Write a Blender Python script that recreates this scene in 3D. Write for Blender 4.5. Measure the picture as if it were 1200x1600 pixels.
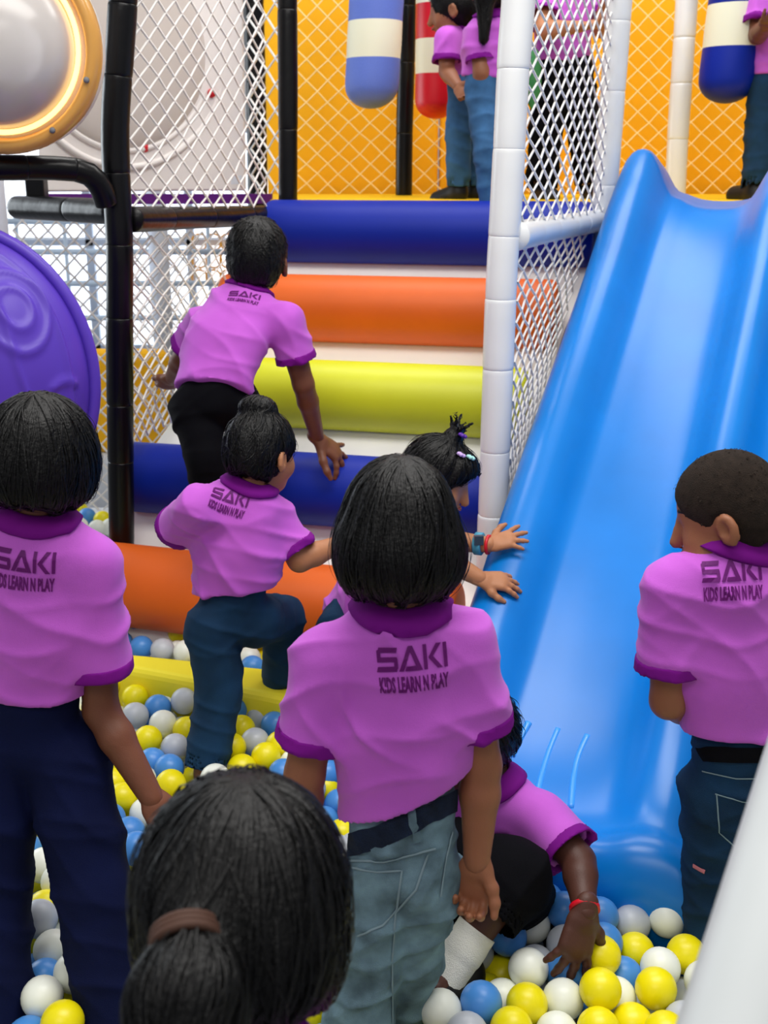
import bpy, bmesh, math, random
import numpy as np
from mathutils import Vector, Matrix
from mathutils.bvhtree import BVHTree

for o in list(bpy.data.objects):
    bpy.data.objects.remove(o)
S = bpy.context.scene
C = S.collection
rnd = random.Random(7)
nrg = np.random.default_rng(11)

# ------------------------------------------------------------------ camera
CAMZ, PITCH, FPX = 1.5, math.radians(17.0), 1750.0
cd = bpy.data.cameras.new('camera'); cam = bpy.data.objects.new('camera', cd); C.objects.link(cam)
cam.location = (0, 0, CAMZ); cam.rotation_euler = (math.pi/2 - PITCH, 0, 0)
cd.sensor_fit = 'VERTICAL'; cd.sensor_height = 36.0; cd.sensor_width = 27.0
cd.lens = FPX/1600*36; cd.clip_start = 0.02
cd.dof.use_dof = True; cd.dof.focus_distance = 2.1; cd.dof.aperture_fstop = 6.5
S.camera = cam
# ------------------------------------------------------------------ world, lights, exposure
w = bpy.data.worlds.new('world'); S.world = w; w.use_nodes = True
w.node_tree.nodes['Background'].inputs[0].default_value = (0.97, 0.98, 1.0, 1)
w.node_tree.nodes['Background'].inputs[1].default_value = 0.34
def area(name, loc, rot, sx, sy, power, col=(1, 1, 1)):
    l = bpy.data.lights.new(name, 'AREA'); l.shape = 'RECTANGLE'; l.size = sx; l.size_y = sy
    l.energy = power; l.color = col
    o = bpy.data.objects.new(name, l); o.location = loc; o.rotation_euler = rot; C.objects.link(o)
    return o
area('ceiling_panel_light', (0.3, 1.6, 3.6), (0, 0, 0), 2.6, 1.2, 85, (1, .97, .93))
area('ceiling_panel_light', (0.5, 4.2, 3.6), (0, 0, 0), 3.0, 1.0, 58, (1, .97, .93))
area('ceiling_panel_light', (-0.6, -1.2, 3.6), (0, 0, 0), 2.6, 1.2, 45, (1, .97, .93))
area('window_daylight', (-3.6, 5.2, 1.7), (math.radians(78), 0, math.radians(-128)), 2.4, 1.8, 60, (.86, .94, 1))
S.view_settings.view_transform = 'Standard'; S.view_settings.look = 'None'
S.view_settings.gamma = 1.0; S.view_settings.use_curve_mapping = False
S.view_settings.exposure = 0.15

SP, CP = math.sin(PITCH), math.cos(PITCH)
def A(*v): return np.array(v, dtype=float)
def P(px, py, Y):
    """a point of the place at forward distance Y that is seen in direction (px, py)"""
    x = (px-600)/FPX; v = (800-py)/FPX
    d = A(x, CP + v*SP, -SP + v*CP)
    return A(0, 0, CAMZ) + d*(Y/d[1])
def PZ(px, py, z):
    x = (px-600)/FPX; v = (800-py)/FPX
    d = A(x, CP + v*SP, -SP + v*CP)
    return A(0, 0, CAMZ) + d*((z-CAMZ)/d[2])
def pix(p):
    q = A(*p) - A(0, 0, CAMZ)
    dep = q[1]*CP - q[2]*SP; up = q[1]*SP + q[2]*CP
    return 600 + FPX*q[0]/dep, 800 - FPX*up/dep, dep
def unit(v):
    v = np.asarray(v, float); return v/max(np.linalg.norm(v), 1e-9)

# ------------------------------------------------------------------ materials
def srgb(r, g, b):
    f = lambda c: (c/12.92 if c <= .04045 else ((c+.055)/1.055)**2.4)
    return (f(r/255), f(g/255), f(b/255), 1)
MATS = {}
def mat(name, rgb, rough=.5, spec=.5, noise=None, bump=None, metal=0, emit=None, coat=0, stretch=None, sheen=0, trans=0, alpha=1):
    """principled material; noise=(scale, amount) varies the colour, bump=(scale, strength) adds fine relief"""
    if name in MATS: return MATS[name]
    m = bpy.data.materials.new(name); m.use_nodes = True; nt = m.node_tree
    b = nt.nodes['Principled BSDF']
    c = srgb(*rgb); b.inputs['Base Color'].default_value = c
    b.inputs['Roughness'].default_value = rough; b.inputs['Specular IOR Level'].default_value = spec
    b.inputs['Metallic'].default_value = metal; b.inputs['Coat Weight'].default_value = coat
    b.inputs['Coat Roughness'].default_value = .12
    b.inputs['Sheen Weight'].default_value = sheen; b.inputs['Transmission Weight'].default_value = trans
    b.inputs['Alpha'].default_value = alpha
    if emit:
        b.inputs['Emission Color'].default_value = c; b.inputs['Emission Strength'].default_value = emit
    tc = nt.nodes.new('ShaderNodeTexCoord'); mp = nt.nodes.new('ShaderNodeMapping')
    nt.links.new(tc.outputs['Object'], mp.inputs[0])
    if stretch: mp.inputs['Scale'].default_value = stretch
    if noise:
        n = nt.nodes.new('ShaderNodeTexNoise'); n.inputs['Scale'].default_value = noise[0]; n.inputs['Detail'].default_value = 4
        nt.links.new(mp.outputs[0], n.inputs['Vector'])
        mr = nt.nodes.new('ShaderNodeMapRange'); mr.inputs[1].default_value = .25; mr.inputs[2].default_value = .75
        mr.inputs[3].default_value = 1-noise[1]; mr.inputs[4].default_value = 1+noise[1]
        nt.links.new(n.outputs['Fac'], mr.inputs[0])
        mx = nt.nodes.new('ShaderNodeVectorMath'); mx.operation = 'SCALE'
        mx.inputs[0].default_value = c[:3]; nt.links.new(mr.outputs[0], mx.inputs['Scale'])
        nt.links.new(mx.outputs[0], b.inputs['Base Color'])
    if bump:
        n2 = nt.nodes.new('ShaderNodeTexNoise'); n2.inputs['Scale'].default_value = bump[0]; n2.inputs['Detail'].default_value = 3
        nt.links.new(mp.outputs[0], n2.inputs['Vector'])
        bp = nt.nodes.new('ShaderNodeBump'); bp.inputs['Strength'].default_value = bump[1]; bp.inputs['Distance'].default_value = .004
        nt.links.new(n2.outputs['Fac'], bp.inputs['Height']); nt.links.new(bp.outputs[0], b.inputs['Normal'])
    MATS[name] = m; return m

M_SHIRT = mat('orchid_polyester', (193, 92, 206), .75, .25, noise=(14, .06), bump=(900, .25), sheen=.15)
M_TRIM = mat('plum_rib_knit', (118, 8, 132), .8, .2, bump=(1200, .3))
M_PRINT = mat('plum_print', (98, 6, 104), .6, .3)
M_HAIR = mat('black_hair', (4, 4, 5), .45, .25, noise=(60, .35), bump=(160, .5))
M_HAIRB = mat('brown_black_hair', (30, 23, 22), .5, .4, noise=(60, .4), bump=(160, .5))
M_BUZZ = mat('cropped_hair', (40, 31, 25), .85, .2, noise=(90, .4), bump=(700, .8))
M_NAVY = mat('navy_cotton', (10, 18, 54), .85, .12, noise=(10, .2), bump=(700, .3))
M_BLACKC = mat('black_cotton', (6, 6, 11), .85, .1, noise=(10, .2), bump=(700, .3))
M_DENIM = mat('blue_denim', (52, 94, 138), .8, .2, noise=(13, .35), bump=(800, .5))
M_DENIMD = mat('dark_denim', (18, 52, 82), .8, .2, noise=(12, .35), bump=(800, .5))
M_DENIML = mat('washed_grey_denim', (104, 132, 144), .8, .2, noise=(18, .6), bump=(800, .5))
M_DENIMN = mat('dark_elastic_denim', (20, 32, 52), .8, .2, noise=(40, .5), bump=(500, .6))
M_STITCH = mat('pale_stitching', (122, 144, 152), .8, .2)
M_WHITE = mat('white_vinyl', (238, 240, 240), .32, .5, noise=(3, .03), bump=(18, .15), coat=.2)
M_WRAMP = mat('cream_vinyl', (252, 251, 246), .45, .4, noise=(3, .03))
M_BLACK = mat('black_vinyl', (7, 7, 10), .3, .28, bump=(25, .35))
M_BLUEV = mat('royal_blue_vinyl', (0, 34, 150), .5, .25, noise=(5, .06), bump=(260, .08))
M_ORANGEV = mat('orange_vinyl', (222, 96, 10), .5, .45, noise=(5, .06), bump=(260, .08))
M_LIME = mat('lime_yellow_vinyl', (214, 218, 34), .42, .45, noise=(5, .05), bump=(260, .08))
M_YELV = mat('yellow_vinyl', (252, 206, 20), .5, .4, noise=(3, .05))
M_YELW = mat('amber_padded_wall', (250, 186, 16), .6, .3, noise=(2.5, .06))
M_SLIDE = mat('azure_polyethylene', (2, 120, 208), .30, .40, noise=(4, .10), bump=(7, .05))
M_SLIDER = mat('azure_polyethylene_rib', (60, 156, 246), .3, .5)
M_NET = mat('white_net_cord', (240, 236, 232), .8, .2)
M_NETY = mat('cream_net_cord', (255, 226, 160), .8, .2)
M_RED = mat('red_vinyl', (206, 12, 34), .4, .5)
M_PBLUE = mat('periwinkle_vinyl', (98, 122, 208), .55, .3, noise=(300, .06))
M_IVORY = mat('ivory_vinyl', (236, 236, 212), .5, .4)
M_PURP = mat('violet_plastic', (88, 58, 182), .42, .4, noise=(3, .08))
M_PSTRIP = mat('purple_vinyl', (92, 24, 120), .45, .4)
M_PANEL = mat('white_panel', (236, 230, 226), .5, .4, noise=(2, .03))
M_GREY = mat('grey_mat', (120, 122, 128), .8, .2, noise=(8, .1))
M_WALL = mat('white_wall_paint', (222, 226, 232), .8, .2, noise=(2, .02))
M_SKINS = {'m': mat('brown_skin', (146, 94, 66), .5, .35, noise=(25, .07), bump=(400, .1)),
           'd': mat('deep_brown_skin', (112, 68, 48), .48, .35, noise=(25, .07), bump=(400, .1)),
           'k': mat('dark_brown_skin', (78, 46, 36), .48, .35, noise=(25, .07), bump=(400, .1)),
           'l': mat('light_brown_skin', (172, 116, 80), .5, .35, noise=(25, .07), bump=(400, .1))}
M_EYEW = mat('eye_white', (225, 220, 214), .2, .5); M_EYEB = mat('dark_iris', (24, 14, 10), .15, .6)
M_LIP = mat('lip', (140, 72, 62), .45, .4)
M_SHOE = mat('black_shoe', (14, 14, 17), .5, .4); M_SOCK = mat('white_knit_sock', (236, 236, 226), .85, .2, bump=(500, .5))

# ------------------------------------------------------------------ scene helpers
def mesh_obj(name, verts, faces, material, parent=None, smooth=True):
    me = bpy.data.meshes.new(name)
    v = verts.tolist() if isinstance(verts, np.ndarray) else [tuple(map(float, p)) for p in verts]
    f = faces.tolist() if isinstance(faces, np.ndarray) else faces
    me.from_pydata(v, [], f); me.update()
    if smooth: me.polygons.foreach_set('use_smooth', [True]*len(me.polygons))
    if material: me.materials.append(material)
    o = bpy.data.objects.new(name, me); C.objects.link(o)
    if parent: o.parent = parent
    return o
def tag(o, label=None, cat=None, group=None, kind=None):
    if label: o['label'] = label
    if cat: o['category'] = cat
    if group: o['group'] = group
    if kind: o['kind'] = kind
    return o
def thing(name, label, cat, group=None):
    o = bpy.data.objects.new(name, None); o.empty_display_size = .05; C.objects.link(o)
    return tag(o, label, cat, group)
class MB:
    def __init__(s): s.v = []; s.f = []
    def add(s, v, f):
        b = len(s.v); s.v.extend([tuple(map(float, p)) for p in v]); s.f.extend([tuple(int(i)+b for i in q) for q in f]); return s
    def build(s, name, m, parent=None, smooth=True): return mesh_obj(name, s.v, s.f, m, parent, smooth)
def tube(pts, r, n=8, cap=True, closed=False):
    pts = [A(*p) for p in pts]; k = len(pts)
    rs = r if hasattr(r, '__len__') else [r]*k
    v = []; f = []; nrm = None
    for i in range(k):
        if closed: t = unit(pts[(i+1) % k]-pts[i-1])
        else: t = unit(pts[min(i+1, k-1)]-pts[max(i-1, 0)])
        if nrm is None:
            nrm = np.cross(t, A(0, 0, 1) if abs(t[2]) < .9 else A(1, 0, 0))
        nrm = unit(nrm - t*np.dot(nrm, t)); b = np.cross(t, nrm)
        for j in range(n):
            a = 2*math.pi*j/n
            v.append(pts[i] + rs[i]*(math.cos(a)*nrm + math.sin(a)*b))
    for i in range(k if closed else k-1):
        i2 = (i+1) % k
        for j in range(n):
            f.append((i*n+j, i*n+(j+1) % n, i2*n+(j+1) % n, i2*n+j))
    if cap and not closed:
        f.append(tuple(range(n))[::-1]); f.append(tuple((k-1)*n+j for j in range(n)))
    return v, f
def smoothpath(pts, n=6):
    pts = [A(*p) for p in pts]; out = []
    for i in range(len(pts)-1):
        p0 = pts[max(i-1, 0)]; p1 = pts[i]; p2 = pts[i+1]; p3 = pts[min(i+2, len(pts)-1)]
        for k in range(n):
            t = k/n
            out.append(.5*((2*p1)+(-p0+p2)*t+(2*p0-5*p1+4*p2-p3)*t*t+(-p0+3*p1-3*p2+p3)*t**3))
    out.append(pts[-1]); return out
def slab(poly, thick, axis=(0, 0, -1)):
    """closed prism: polygon pushed along axis"""
    n = len(poly); a = unit(axis)*thick
    v = [A(*p) for p in poly]+[A(*p)+a for p in poly]
    f = [tuple(range(n)), tuple(range(2*n-1, n-1, -1))]
    f += [(i, n+i, n+(i+1) % n, (i+1) % n) for i in range(n)]
    return v, f
def box(c, hx, hy, hz, yaw=0):
    ca, sa = math.cos(yaw), math.sin(yaw); v = []
    for x in (-hx, hx):
        for y in (-hy, hy):
            for z in (-hz, hz):
                v.append((c[0]+x*ca-y*sa, c[1]+x*sa+y*ca, c[2]+z))
    return v, [(0, 1, 3, 2), (4, 6, 7, 5), (0, 4, 5, 1), (2, 3, 7, 6), (0, 2, 6, 4), (1, 5, 7, 3)]
def bevel_obj(o, wdt=.01, seg=3):
    b = o.modifiers.new('bevel', 'BEVEL'); b.width = wdt; b.segments = seg; b.limit_method = 'ANGLE'; return o

# ------------------------------------------------------------------ signed-distance modelling (surface nets)
class Vol:
    def __init__(s, lo, hi, h):
        s.lo = np.asarray(lo, float); s.h = h
        n = np.maximum(np.ceil((np.asarray(hi, float)-s.lo)/h).astype(int)+1, 3)
        s.ax = [(s.lo[i]+h*np.arange(n[i])).astype(np.float32) for i in range(3)]
        s.f = np.full(tuple(n), .5, np.float32)
    def blk(s, lo, hi):
        sl = []
        for i in range(3):
            a = int(max(0, math.floor((lo[i]-s.lo[i])/s.h))); b = int(min(len(s.ax[i]), math.ceil((hi[i]-s.lo[i])/s.h)+1))
            if b <= a: return None, None
            sl.append(slice(a, b))
        X = s.ax[0][sl[0]][:, None, None]; Y = s.ax[1][sl[1]][None, :, None]; Z = s.ax[2][sl[2]][None, None, :]
        return tuple(sl), (X, Y, Z)
    def mix(s, sl, d, k, op='u'):
        f = s.f[sl]
        if op == 'u':
            if k <= 0: s.f[sl] = np.minimum(f, d); return
            h = np.maximum(k-np.abs(f-d), 0)/k; s.f[sl] = np.minimum(f, d)-h*h*k*.25
        else:
            if k <= 0: s.f[sl] = np.maximum(f, -d); return
            h = np.maximum(k-np.abs(f+d), 0)/k; s.f[sl] = np.maximum(f, -d)+h*h*k*.25
    @staticmethod
    def dcone(q, a, b, ra, rb, n=None, fl=1.0):
        X, Y, Z = q; a = np.asarray(a, float); b = np.asarray(b, float)
        px, py, pz = X-a[0], Y-a[1], Z-a[2]; d = b-a
        if n is not None and fl != 1.0:
            g = (1/fl-1); t = (px*n[0]+py*n[1]+pz*n[2])*g
            px, py, pz = px+t*n[0], py+t*n[1], pz+t*n[2]
            d = d + n*np.dot(d, n)*g
        L2 = max(np.dot(d, d), 1e-9)
        t = np.clip((px*d[0]+py*d[1]+pz*d[2])/L2, 0, 1)
        dd = np.sqrt((px-t*d[0])**2+(py-t*d[1])**2+(pz-t*d[2])**2) - (ra+t*(rb-ra))
        return (dd*((1+fl)/2 if fl < 1 else 1)).astype(np.float32)
    def cone(s, a, b, ra, rb=None, k=.02, n=None, fl=1.0, op='u', clip=None, hollow=None):
        rb = ra if rb is None else rb; a = np.asarray(a, float); b = np.asarray(b, float)
        mg = k*1.3+2.5*s.h; R = max(ra, rb)+mg
        sl, q = s.blk(np.minimum(a, b)-R, np.maximum(a, b)+R)
        if sl is None: return
        d = s.dcone(q, a, b, ra, rb, n, fl)
        if clip is not None:
            e, ax = clip
            pl = ((q[0]-e[0])*ax[0]+(q[1]-e[1])*ax[1]+(q[2]-e[2])*ax[2]).astype(np.float32)
            if hollow: 
                d = np.maximum(d, -np.maximum(d+hollow, -(pl+.03)))
            d = np.maximum(d, pl)
        s.mix(sl, d, k, op)
    def ell(s, c, r, R=None, k=.02, op='u'):
        c = np.asarray(c, float); m = max(r)+k*1.3+2.5*s.h
        sl, q = s.blk(c-m, c+m)
        if sl is None: return
        X, Y, Z = q[0]-c[0], q[1]-c[1], q[2]-c[2]
        if R is None: R = np.eye(3)
        l = [X*R[0, i]+Y*R[1, i]+Z*R[2, i] for i in range(3)]
        k0 = np.sqrt(sum((l[i]/r[i])**2 for i in range(3))); k1 = np.sqrt(sum((l[i]/r[i]**2)**2 for i in range(3)))
        d = (k0*(k0-1)/np.maximum(k1, 1e-6)).astype(np.float32)
        d = np.where(k0 < .2, -min(r)*.8, d).astype(np.float32)
        s.mix(sl, d, k, op)
    def plane(s, p, n, k=0):
        """keep only the side where (x-p).n < 0"""
        X, Y, Z = s.ax[0][:, None, None], s.ax[1][None, :, None], s.ax[2][None, None, :]
        pl = ((X-p[0])*n[0]+(Y-p[1])*n[1]+(Z-p[2])*n[2]).astype(np.float32)
        s.f = np.maximum(s.f, pl)
    def mesh(s):
        f = s.f; f[0] = f[-1] = .5; f[:, 0] = f[:, -1] = .5; f[:, :, 0] = f[:, :, -1] = .5
        sg = f < 0; nx, ny, nz = f.shape
        cnt = np.zeros((nx-1, ny-1, nz-1), np.int8)
        for i in (0, 1):
            for j in (0, 1):
                for k in (0, 1): cnt += sg[i:nx-1+i, j:ny-1+j, k:nz-1+k]
        I, J, K = np.nonzero((cnt > 0) & (cnt < 8))
        idx = np.full(cnt.shape, -1, np.int32); idx[I, J, K] = np.arange(len(I))
        acc = np.zeros((len(I), 3)); num = np.zeros(len(I))
        cs = [(i, j, k) for i in (0, 1) for j in (0, 1) for k in (0, 1)]
        vals = {c: f[I+c[0], J+c[1], K+c[2]] for c in cs}
        for c in cs:
            for ax in range(3):
                if c[ax] == 0:
                    c2 = list(c); c2[ax] = 1; a = vals[c]; b = vals[tuple(c2)]
                    m = (a < 0) != (b < 0)
                    t = np.where(m, a/np.where(m, a-b, 1), 0)
                    p = np.tile(np.array(c, float), (len(I), 1)); p[:, ax] = t
                    acc[m] += p[m]; num[m] += 1
        V = s.lo + s.h*(np.stack([I, J, K], 1)+acc/np.maximum(num, 1)[:, None])
        F = []
        for ax in range(3):
            a = np.take(sg, range(0, f.shape[ax]-1), ax); b = np.take(sg, range(1, f.shape[ax]), ax)
            E = np.argwhere(a != b); E = E[np.all([(E[:, o] > 0) & (E[:, o] < f.shape[o]-1) for o in range(3) if o != ax], axis=0)]
            o1, o2 = [(1, 2), (2, 0), (0, 1)][ax]
            def g(d1, d2):
                e = E.copy(); e[:, o1] -= d1; e[:, o2] -= d2; return idx[e[:, 0], e[:, 1], e[:, 2]]
            q = np.stack([g(1, 1), g(0, 1), g(0, 0), g(1, 0)], 1)
            neg = ~sg[E[:, 0], E[:, 1], E[:, 2]]
            q[neg] = q[neg][:, ::-1]; F.append(q)
        return V, np.concatenate(F)
def laplace(V, F, it=1, lam=.5):
    n = len(V)
    for _ in range(it):
        s = np.zeros_like(V); c = np.zeros(n)
        for i in range(4):
            a = F[:, i]; b = F[:, (i+1) % 4]
            np.add.at(s, a, V[b]); np.add.at(c, a, 1); np.add.at(s, b, V[a]); np.add.at(c, b, 1)
        V = V+lam*(s/np.maximum(c, 1)[:, None]-V)
    return V
def vnormals(V, F):
    n = np.cross(V[F[:, 2]]-V[F[:, 0]], V[F[:, 3]]-V[F[:, 1]]); N = np.zeros_like(V)
    for i in range(4): np.add.at(N, F[:, i], n)
    return N/np.maximum(np.linalg.norm(N, axis=1), 1e-12)[:, None]
def folds(p, seed, amp, dirs=None, freq=90):
    """cloth creases: a few warped ridge families, each fading in and out"""
    r = np.random.default_rng(seed); out = np.zeros(len(p))
    for i in range(3):
        d = unit(dirs[i % len(dirs)] + .35*r.normal(size=3)) if dirs else unit(r.normal(size=3))
        wv = sum(np.sin(p@(r.normal(size=3)*12)+r.uniform(0, 6)) for _ in range(3))
        mk = np.clip(.5+.6*np.sin(p@(r.normal(size=3)*14)+r.uniform(0, 6))*np.sin(p@(r.normal(size=3)*10)+r.uniform(0, 6)), 0, 1)
        q = p@d*freq*(.7+.35*i)+.9*wv
        out += mk*((1-np.abs(np.sin(q*.5)))**2*1.6-.45)
    return out*amp

# ================================================================== THE SETTING
tag(mesh_obj('floor', [(-6, -2, 0), (6, -2, 0), (6, 8, 0), (-6, 8, 0)], [(0, 1, 2, 3)], M_GREY, smooth=False), kind='structure')
# back wall with a wide glazed opening on the left
WBY = 7.4
def wall_rect(mb, x0, x1, z0, z1, y=WBY, t=.15): mb.add(*box(((x0+x1)/2, y+t/2, (z0+z1)/2), (x1-x0)/2, t/2, (z1-z0)/2))
mb = MB(); wall_rect(mb, -6, -3.2, 0, 3.8); wall_rect(mb, -.6, 6, 0, 3.8); wall_rect(mb, -3.2, -.6, 0, .36); wall_rect(mb, -3.2, -.6, 1.75, 3.8)
tag(mb.build('wall_back', M_WALL, smooth=False), kind='structure')
mb = MB().add(*box((-6.05, 3, 1.9), .05, 5, 1.9)); tag(mb.build('wall_left', M_WALL, smooth=False), kind='structure')
mb = MB().add(*box((6.05, 3, 1.9), .05, 5, 1.9)); tag(mb.build('wall_right', M_WALL, smooth=False), kind='structure')
M_FRAME = mat('pale_window_frame', (196, 206, 222), .5, .4)
M_PANE = mat('daylight_pane', (236, 244, 255), .3, .3, emit=1.6)
win = MB()
for i in range(5): win.add(*box((-3.2+i*.65, WBY+.04, 1.05), .025, .03, .7))
for z in (.37, 1.05, 1.74): win.add(*box((-1.9, WBY+.04, z), 1.3, .03, .02))
wo = tag(win.build('window_1', M_FRAME, smooth=False), kind='structure')
for i in range(4):
    for j in range(2):
        mesh_obj('window_pane', *box((-2.875+i*.65, WBY+.06, .71+j*.69), .3, .004, .32), M_PANE, wo, False)
# low pale-blue bars seen against the daylight
M_BARB = mat('pale_blue_bar', (196, 214, 234), .5, .4)
rk = thing('guard_rail', 'pale blue barred guard rail against the bright window', 'railing')
for z in (.62, .83, 1.02, 1.2): mesh_obj('rail_bar', *tube([(-3.1, 7.0, z), (-.75, 7.0, z)], .018, 8), M_BARB, rk)
for i in range(9): mesh_obj('upright', *tube([(-3.1+i*.29, 7.0, 0), (-3.1+i*.29, 7.0, 1.25)], .012, 8), M_BARB, rk)
M_COL = mat('grey_white_column', (206, 212, 226), .55, .4)
def column(px, y, r, label):
    p = P(px, 640, y)
    o = mesh_obj('pillar', *tube([(p[0], p[1], 0), (p[0], p[1], 1.0), (p[0], p[1], 2.2)], r, 20), M_COL)
    tag(o, label, 'pillar')
column(262, 5.6, .05, 'slim pale grey pillar seen through the net left of the stair')
column(8, 4.2, .075, 'pale grey pillar at the left edge behind the purple dome')
# orange-yellow play item glimpsed behind the climbing boy
M_DECO = mat('amber_plastic', (255, 178, 60), .4, .4)
tk = thing('hanging_decoration', 'amber lattice decoration hanging in front of the bright window', 'decoration')
for i in range(3):
    for j in range(3):
        c = P(312+i*22, 378+j*28, 7.37)
        ring = [c+.05*A(math.cos(a), 0, math.sin(a)) for a in np.linspace(0, 2*math.pi, 14)[:-1]]
        mesh_obj('lattice_ring', *tube(ring, .008, 6, closed=True), M_DECO, tk)
top = P(334, 340, 7.37); mesh_obj('cord', *tube([top+A(0, 0, -.02), top+A(0, 0, 1.0)], .005, 6), M_DECO, tk)

# ================================================================== ROLLER STAIR
def cyl_round(a, b, r, n=36, rim=.03, bulge=0):
    """upholstered roll: cylinder with softly rounded ends"""
    a, b = A(*a), A(*b); ax = unit(b-a); L = np.linalg.norm(b-a)
    prof = [(0, .02), (0, r-rim)]
    for k in range(1, 6):
        t = k/5*math.pi/2; prof.append((rim*(1-math.cos(t)), r-rim+rim*math.sin(t)))
    mid = [(L*t, r*(1+bulge*math.sin(math.pi*t))) for t in np.linspace(.1, .9, 9)]
    prof = prof + mid + [(L-x, q) for x, q in prof[::-1]]
    n1 = unit(np.cross(ax, A(0, 0, 1))); n2 = np.cross(n1, ax)
    v = []; f = []
    for x, q in prof:
        for j in range(n):
            t = 2*math.pi*j/n; v.append(a+ax*x+q*(math.cos(t)*n1+math.sin(t)*n2))
    k = len(prof)
    for i in range(k-1):
        for j in range(n): f.append((i*n+j, (i+1)*n+j, (i+1)*n+(j+1) % n, i*n+(j+1) % n))
    f.append(tuple(range(n))); f.append(tuple((k-1)*n+j for j in range(n))[::-1])
    return v, f
RO = [  # left end, right end, radius, material, label
 (P(418, 361, 4.27), P(928, 367, 4.0), .112, M_BLUEV, 'royal blue padded roll, topmost step below the yellow platform'),
 (P(350, 478, 4.03), P(872, 492, 3.77), .116, M_ORANGEV, 'orange padded roll, second step from the top, right end behind the white net'),
 (P(296, 607, 3.74), P(826, 632, 3.48), .114, M_LIME, 'lime yellow padded roll in the middle of the stair'),
 (P(197, 744, 3.46), P(772, 783, 3.2), .112, M_BLUEV, 'royal blue padded roll under the climbing boy\'s hand'),
 (P(60, 898, 3.24), P(716, 975, 2.88), .125, M_ORANGEV, 'orange padded roll, lowest step at the edge of the balls')]
for a, b, r, m, lab in RO:
    o = mesh_obj('padded_roll', *cyl_round(a, b, r), m); tag(o, lab, 'padded roll', 'padded rolls of the stair')
back = unit(A(-.05, .66, -.75))*.075
lv, lf = [], []
Ls = [r[0] for r in RO][::-1]; Rs = [r[1] for r in RO][::-1]
Ls[0] = P(150, 905, 3.2)
def ext(a, b, k): return a+(a-b)*k
Ls = [ext(Ls[0], Ls[1], .5)]+Ls+[ext(Ls[-1], Ls[-2], .25)]; Rs = [ext(Rs[0], Rs[1], .5)]+Rs+[ext(Rs[-1], Rs[-2], .25)]
for i in range(len(Ls)):
    u = unit(Rs[i]-Ls[i])
    for q in (Ls[i]-u*.02+back, Rs[i]+u*.035+back, Rs[i]+u*.035+2.2*back, Ls[i]-u*.02+2.2*back): lv.append(q)
for i in range(len(Ls)-1):
    for j in range(4): lf.append((i*4+j, i*4+(j+1) % 4, i*4+4+(j+1) % 4, i*4+4+j))
lf += [(3, 2, 1, 0), tuple(len(lv)-4+j for j in range(4))]
tag(mesh_obj('stair_ramp', lv, lf, M_WRAMP, smooth=False), 'cream white padded ramp carrying the coloured rolls', 'ramp')
# tan side board along the ramp, next to the slide
M_TAN = mat('tan_board', (206, 150, 92), .7, .3, noise=(20, .2)); M_TAUPE = mat('taupe_edge', (150, 136, 122), .7, .3)
bo = [Rs[i]+unit(Rs[i]-Ls[i])*.065+back*1.4 for i in range(len(Rs))]
tb = MB()
for i in range(len(bo)-1):
    a, b = bo[i], bo[i+1]; n = A(.05, 0, 0); d = A(0, .05, -.05)
    tb.add([a, a+n, a+n+d, a+d, b, b+n, b+n+d, b+d], [(0, 1, 2, 3), (7, 6, 5, 4), (0, 4, 5, 1), (1, 5, 6, 2), (2, 6, 7, 3), (3, 7, 4, 0)])
tag(tb.build('side_board', M_TAN, smooth=False), 'tan side board running up between the stair and the blue slide', 'board')

# ================================================================== PLATFORM AND BACK
ZP = 1.39
pl = [(P(425, 361, 4.40)[0], 4.40, ZP), (1.0, 4.06, ZP), (1.0, 3.95, ZP), (3.2, 3.86, ZP), (3.2, 5.5, ZP), (-.62, 5.5, ZP)]
tag(bevel_obj(mesh_obj('platform', *slab(pl, .1), M_YELV, smooth=False), .012), 'yellow padded platform floor at the top of the stair', 'platform')
YW = 5.55
xs0 = P(412, 150, YW)[0]
yw = thing('padded_back_wall', 'amber yellow padded wall behind the net on the platform', 'padded wall')
edges = [xs0, .26, 1.36, 2.4, 3.4]
for i in range(4):
    bevel_obj(mesh_obj('wall_pad', *box(((edges[i]+edges[i+1])/2, YW+.06, 1.98), (edges[i+1]-edges[i])/2-.004, .05, .68), M_YELW, yw, False), .02)

# ================================================================== NETS
def net(name, bl, br, tr, tl, nu, nv, r, m, label, keep=None, sag=.0025, border=True, group='safety nets'):
    bl, br, tr, tl = [A(*p) for p in (bl, br, tr, tl)]
    N, Mv = 2*nu, 2*nv; g = np.random.default_rng(len(label))
    def pt(i, j):
        u, v = i/N, j/Mv
        return (1-v)*((1-u)*bl+u*br)+v*((1-u)*tl+u*tr)
    cache = {}
    def node(i, j):
        if (i, j) not in cache: cache[(i, j)] = pt(i, j)+g.normal(size=3)*sag*.6
        return cache[(i, j)]
    V = []; F = []
    for j in range(Mv):
        for i in range(N+1):
            if (i+j) % 2: continue
            for di in (-1, 1):
                if not 0 <= i+di <= N: continue
                a, b = node(i, j), node(i+di, j+1)
                if keep and not (keep(a) and keep(b)): continue
                k = len(V); t = unit(b-a); n1 = unit(np.cross(t, A(.3, 1, .2))); n2 = np.cross(t, n1)
                for e in (a-t*r*.4, b+t*r*.4):
                    for s1, s2 in ((1, 1), (-1, 1), (-1, -1), (1, -1)): V.append(e+(n1*s1+n2*s2)*r*.75)
                F += [(k, k+1, k+5, k+4), (k+1, k+2, k+6, k+5), (k+2, k+3, k+7, k+6), (k+3, k, k+4, k+7)]
    o = mesh_obj(name, V, F, m)
    return tag(o, label, 'net', group)
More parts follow.
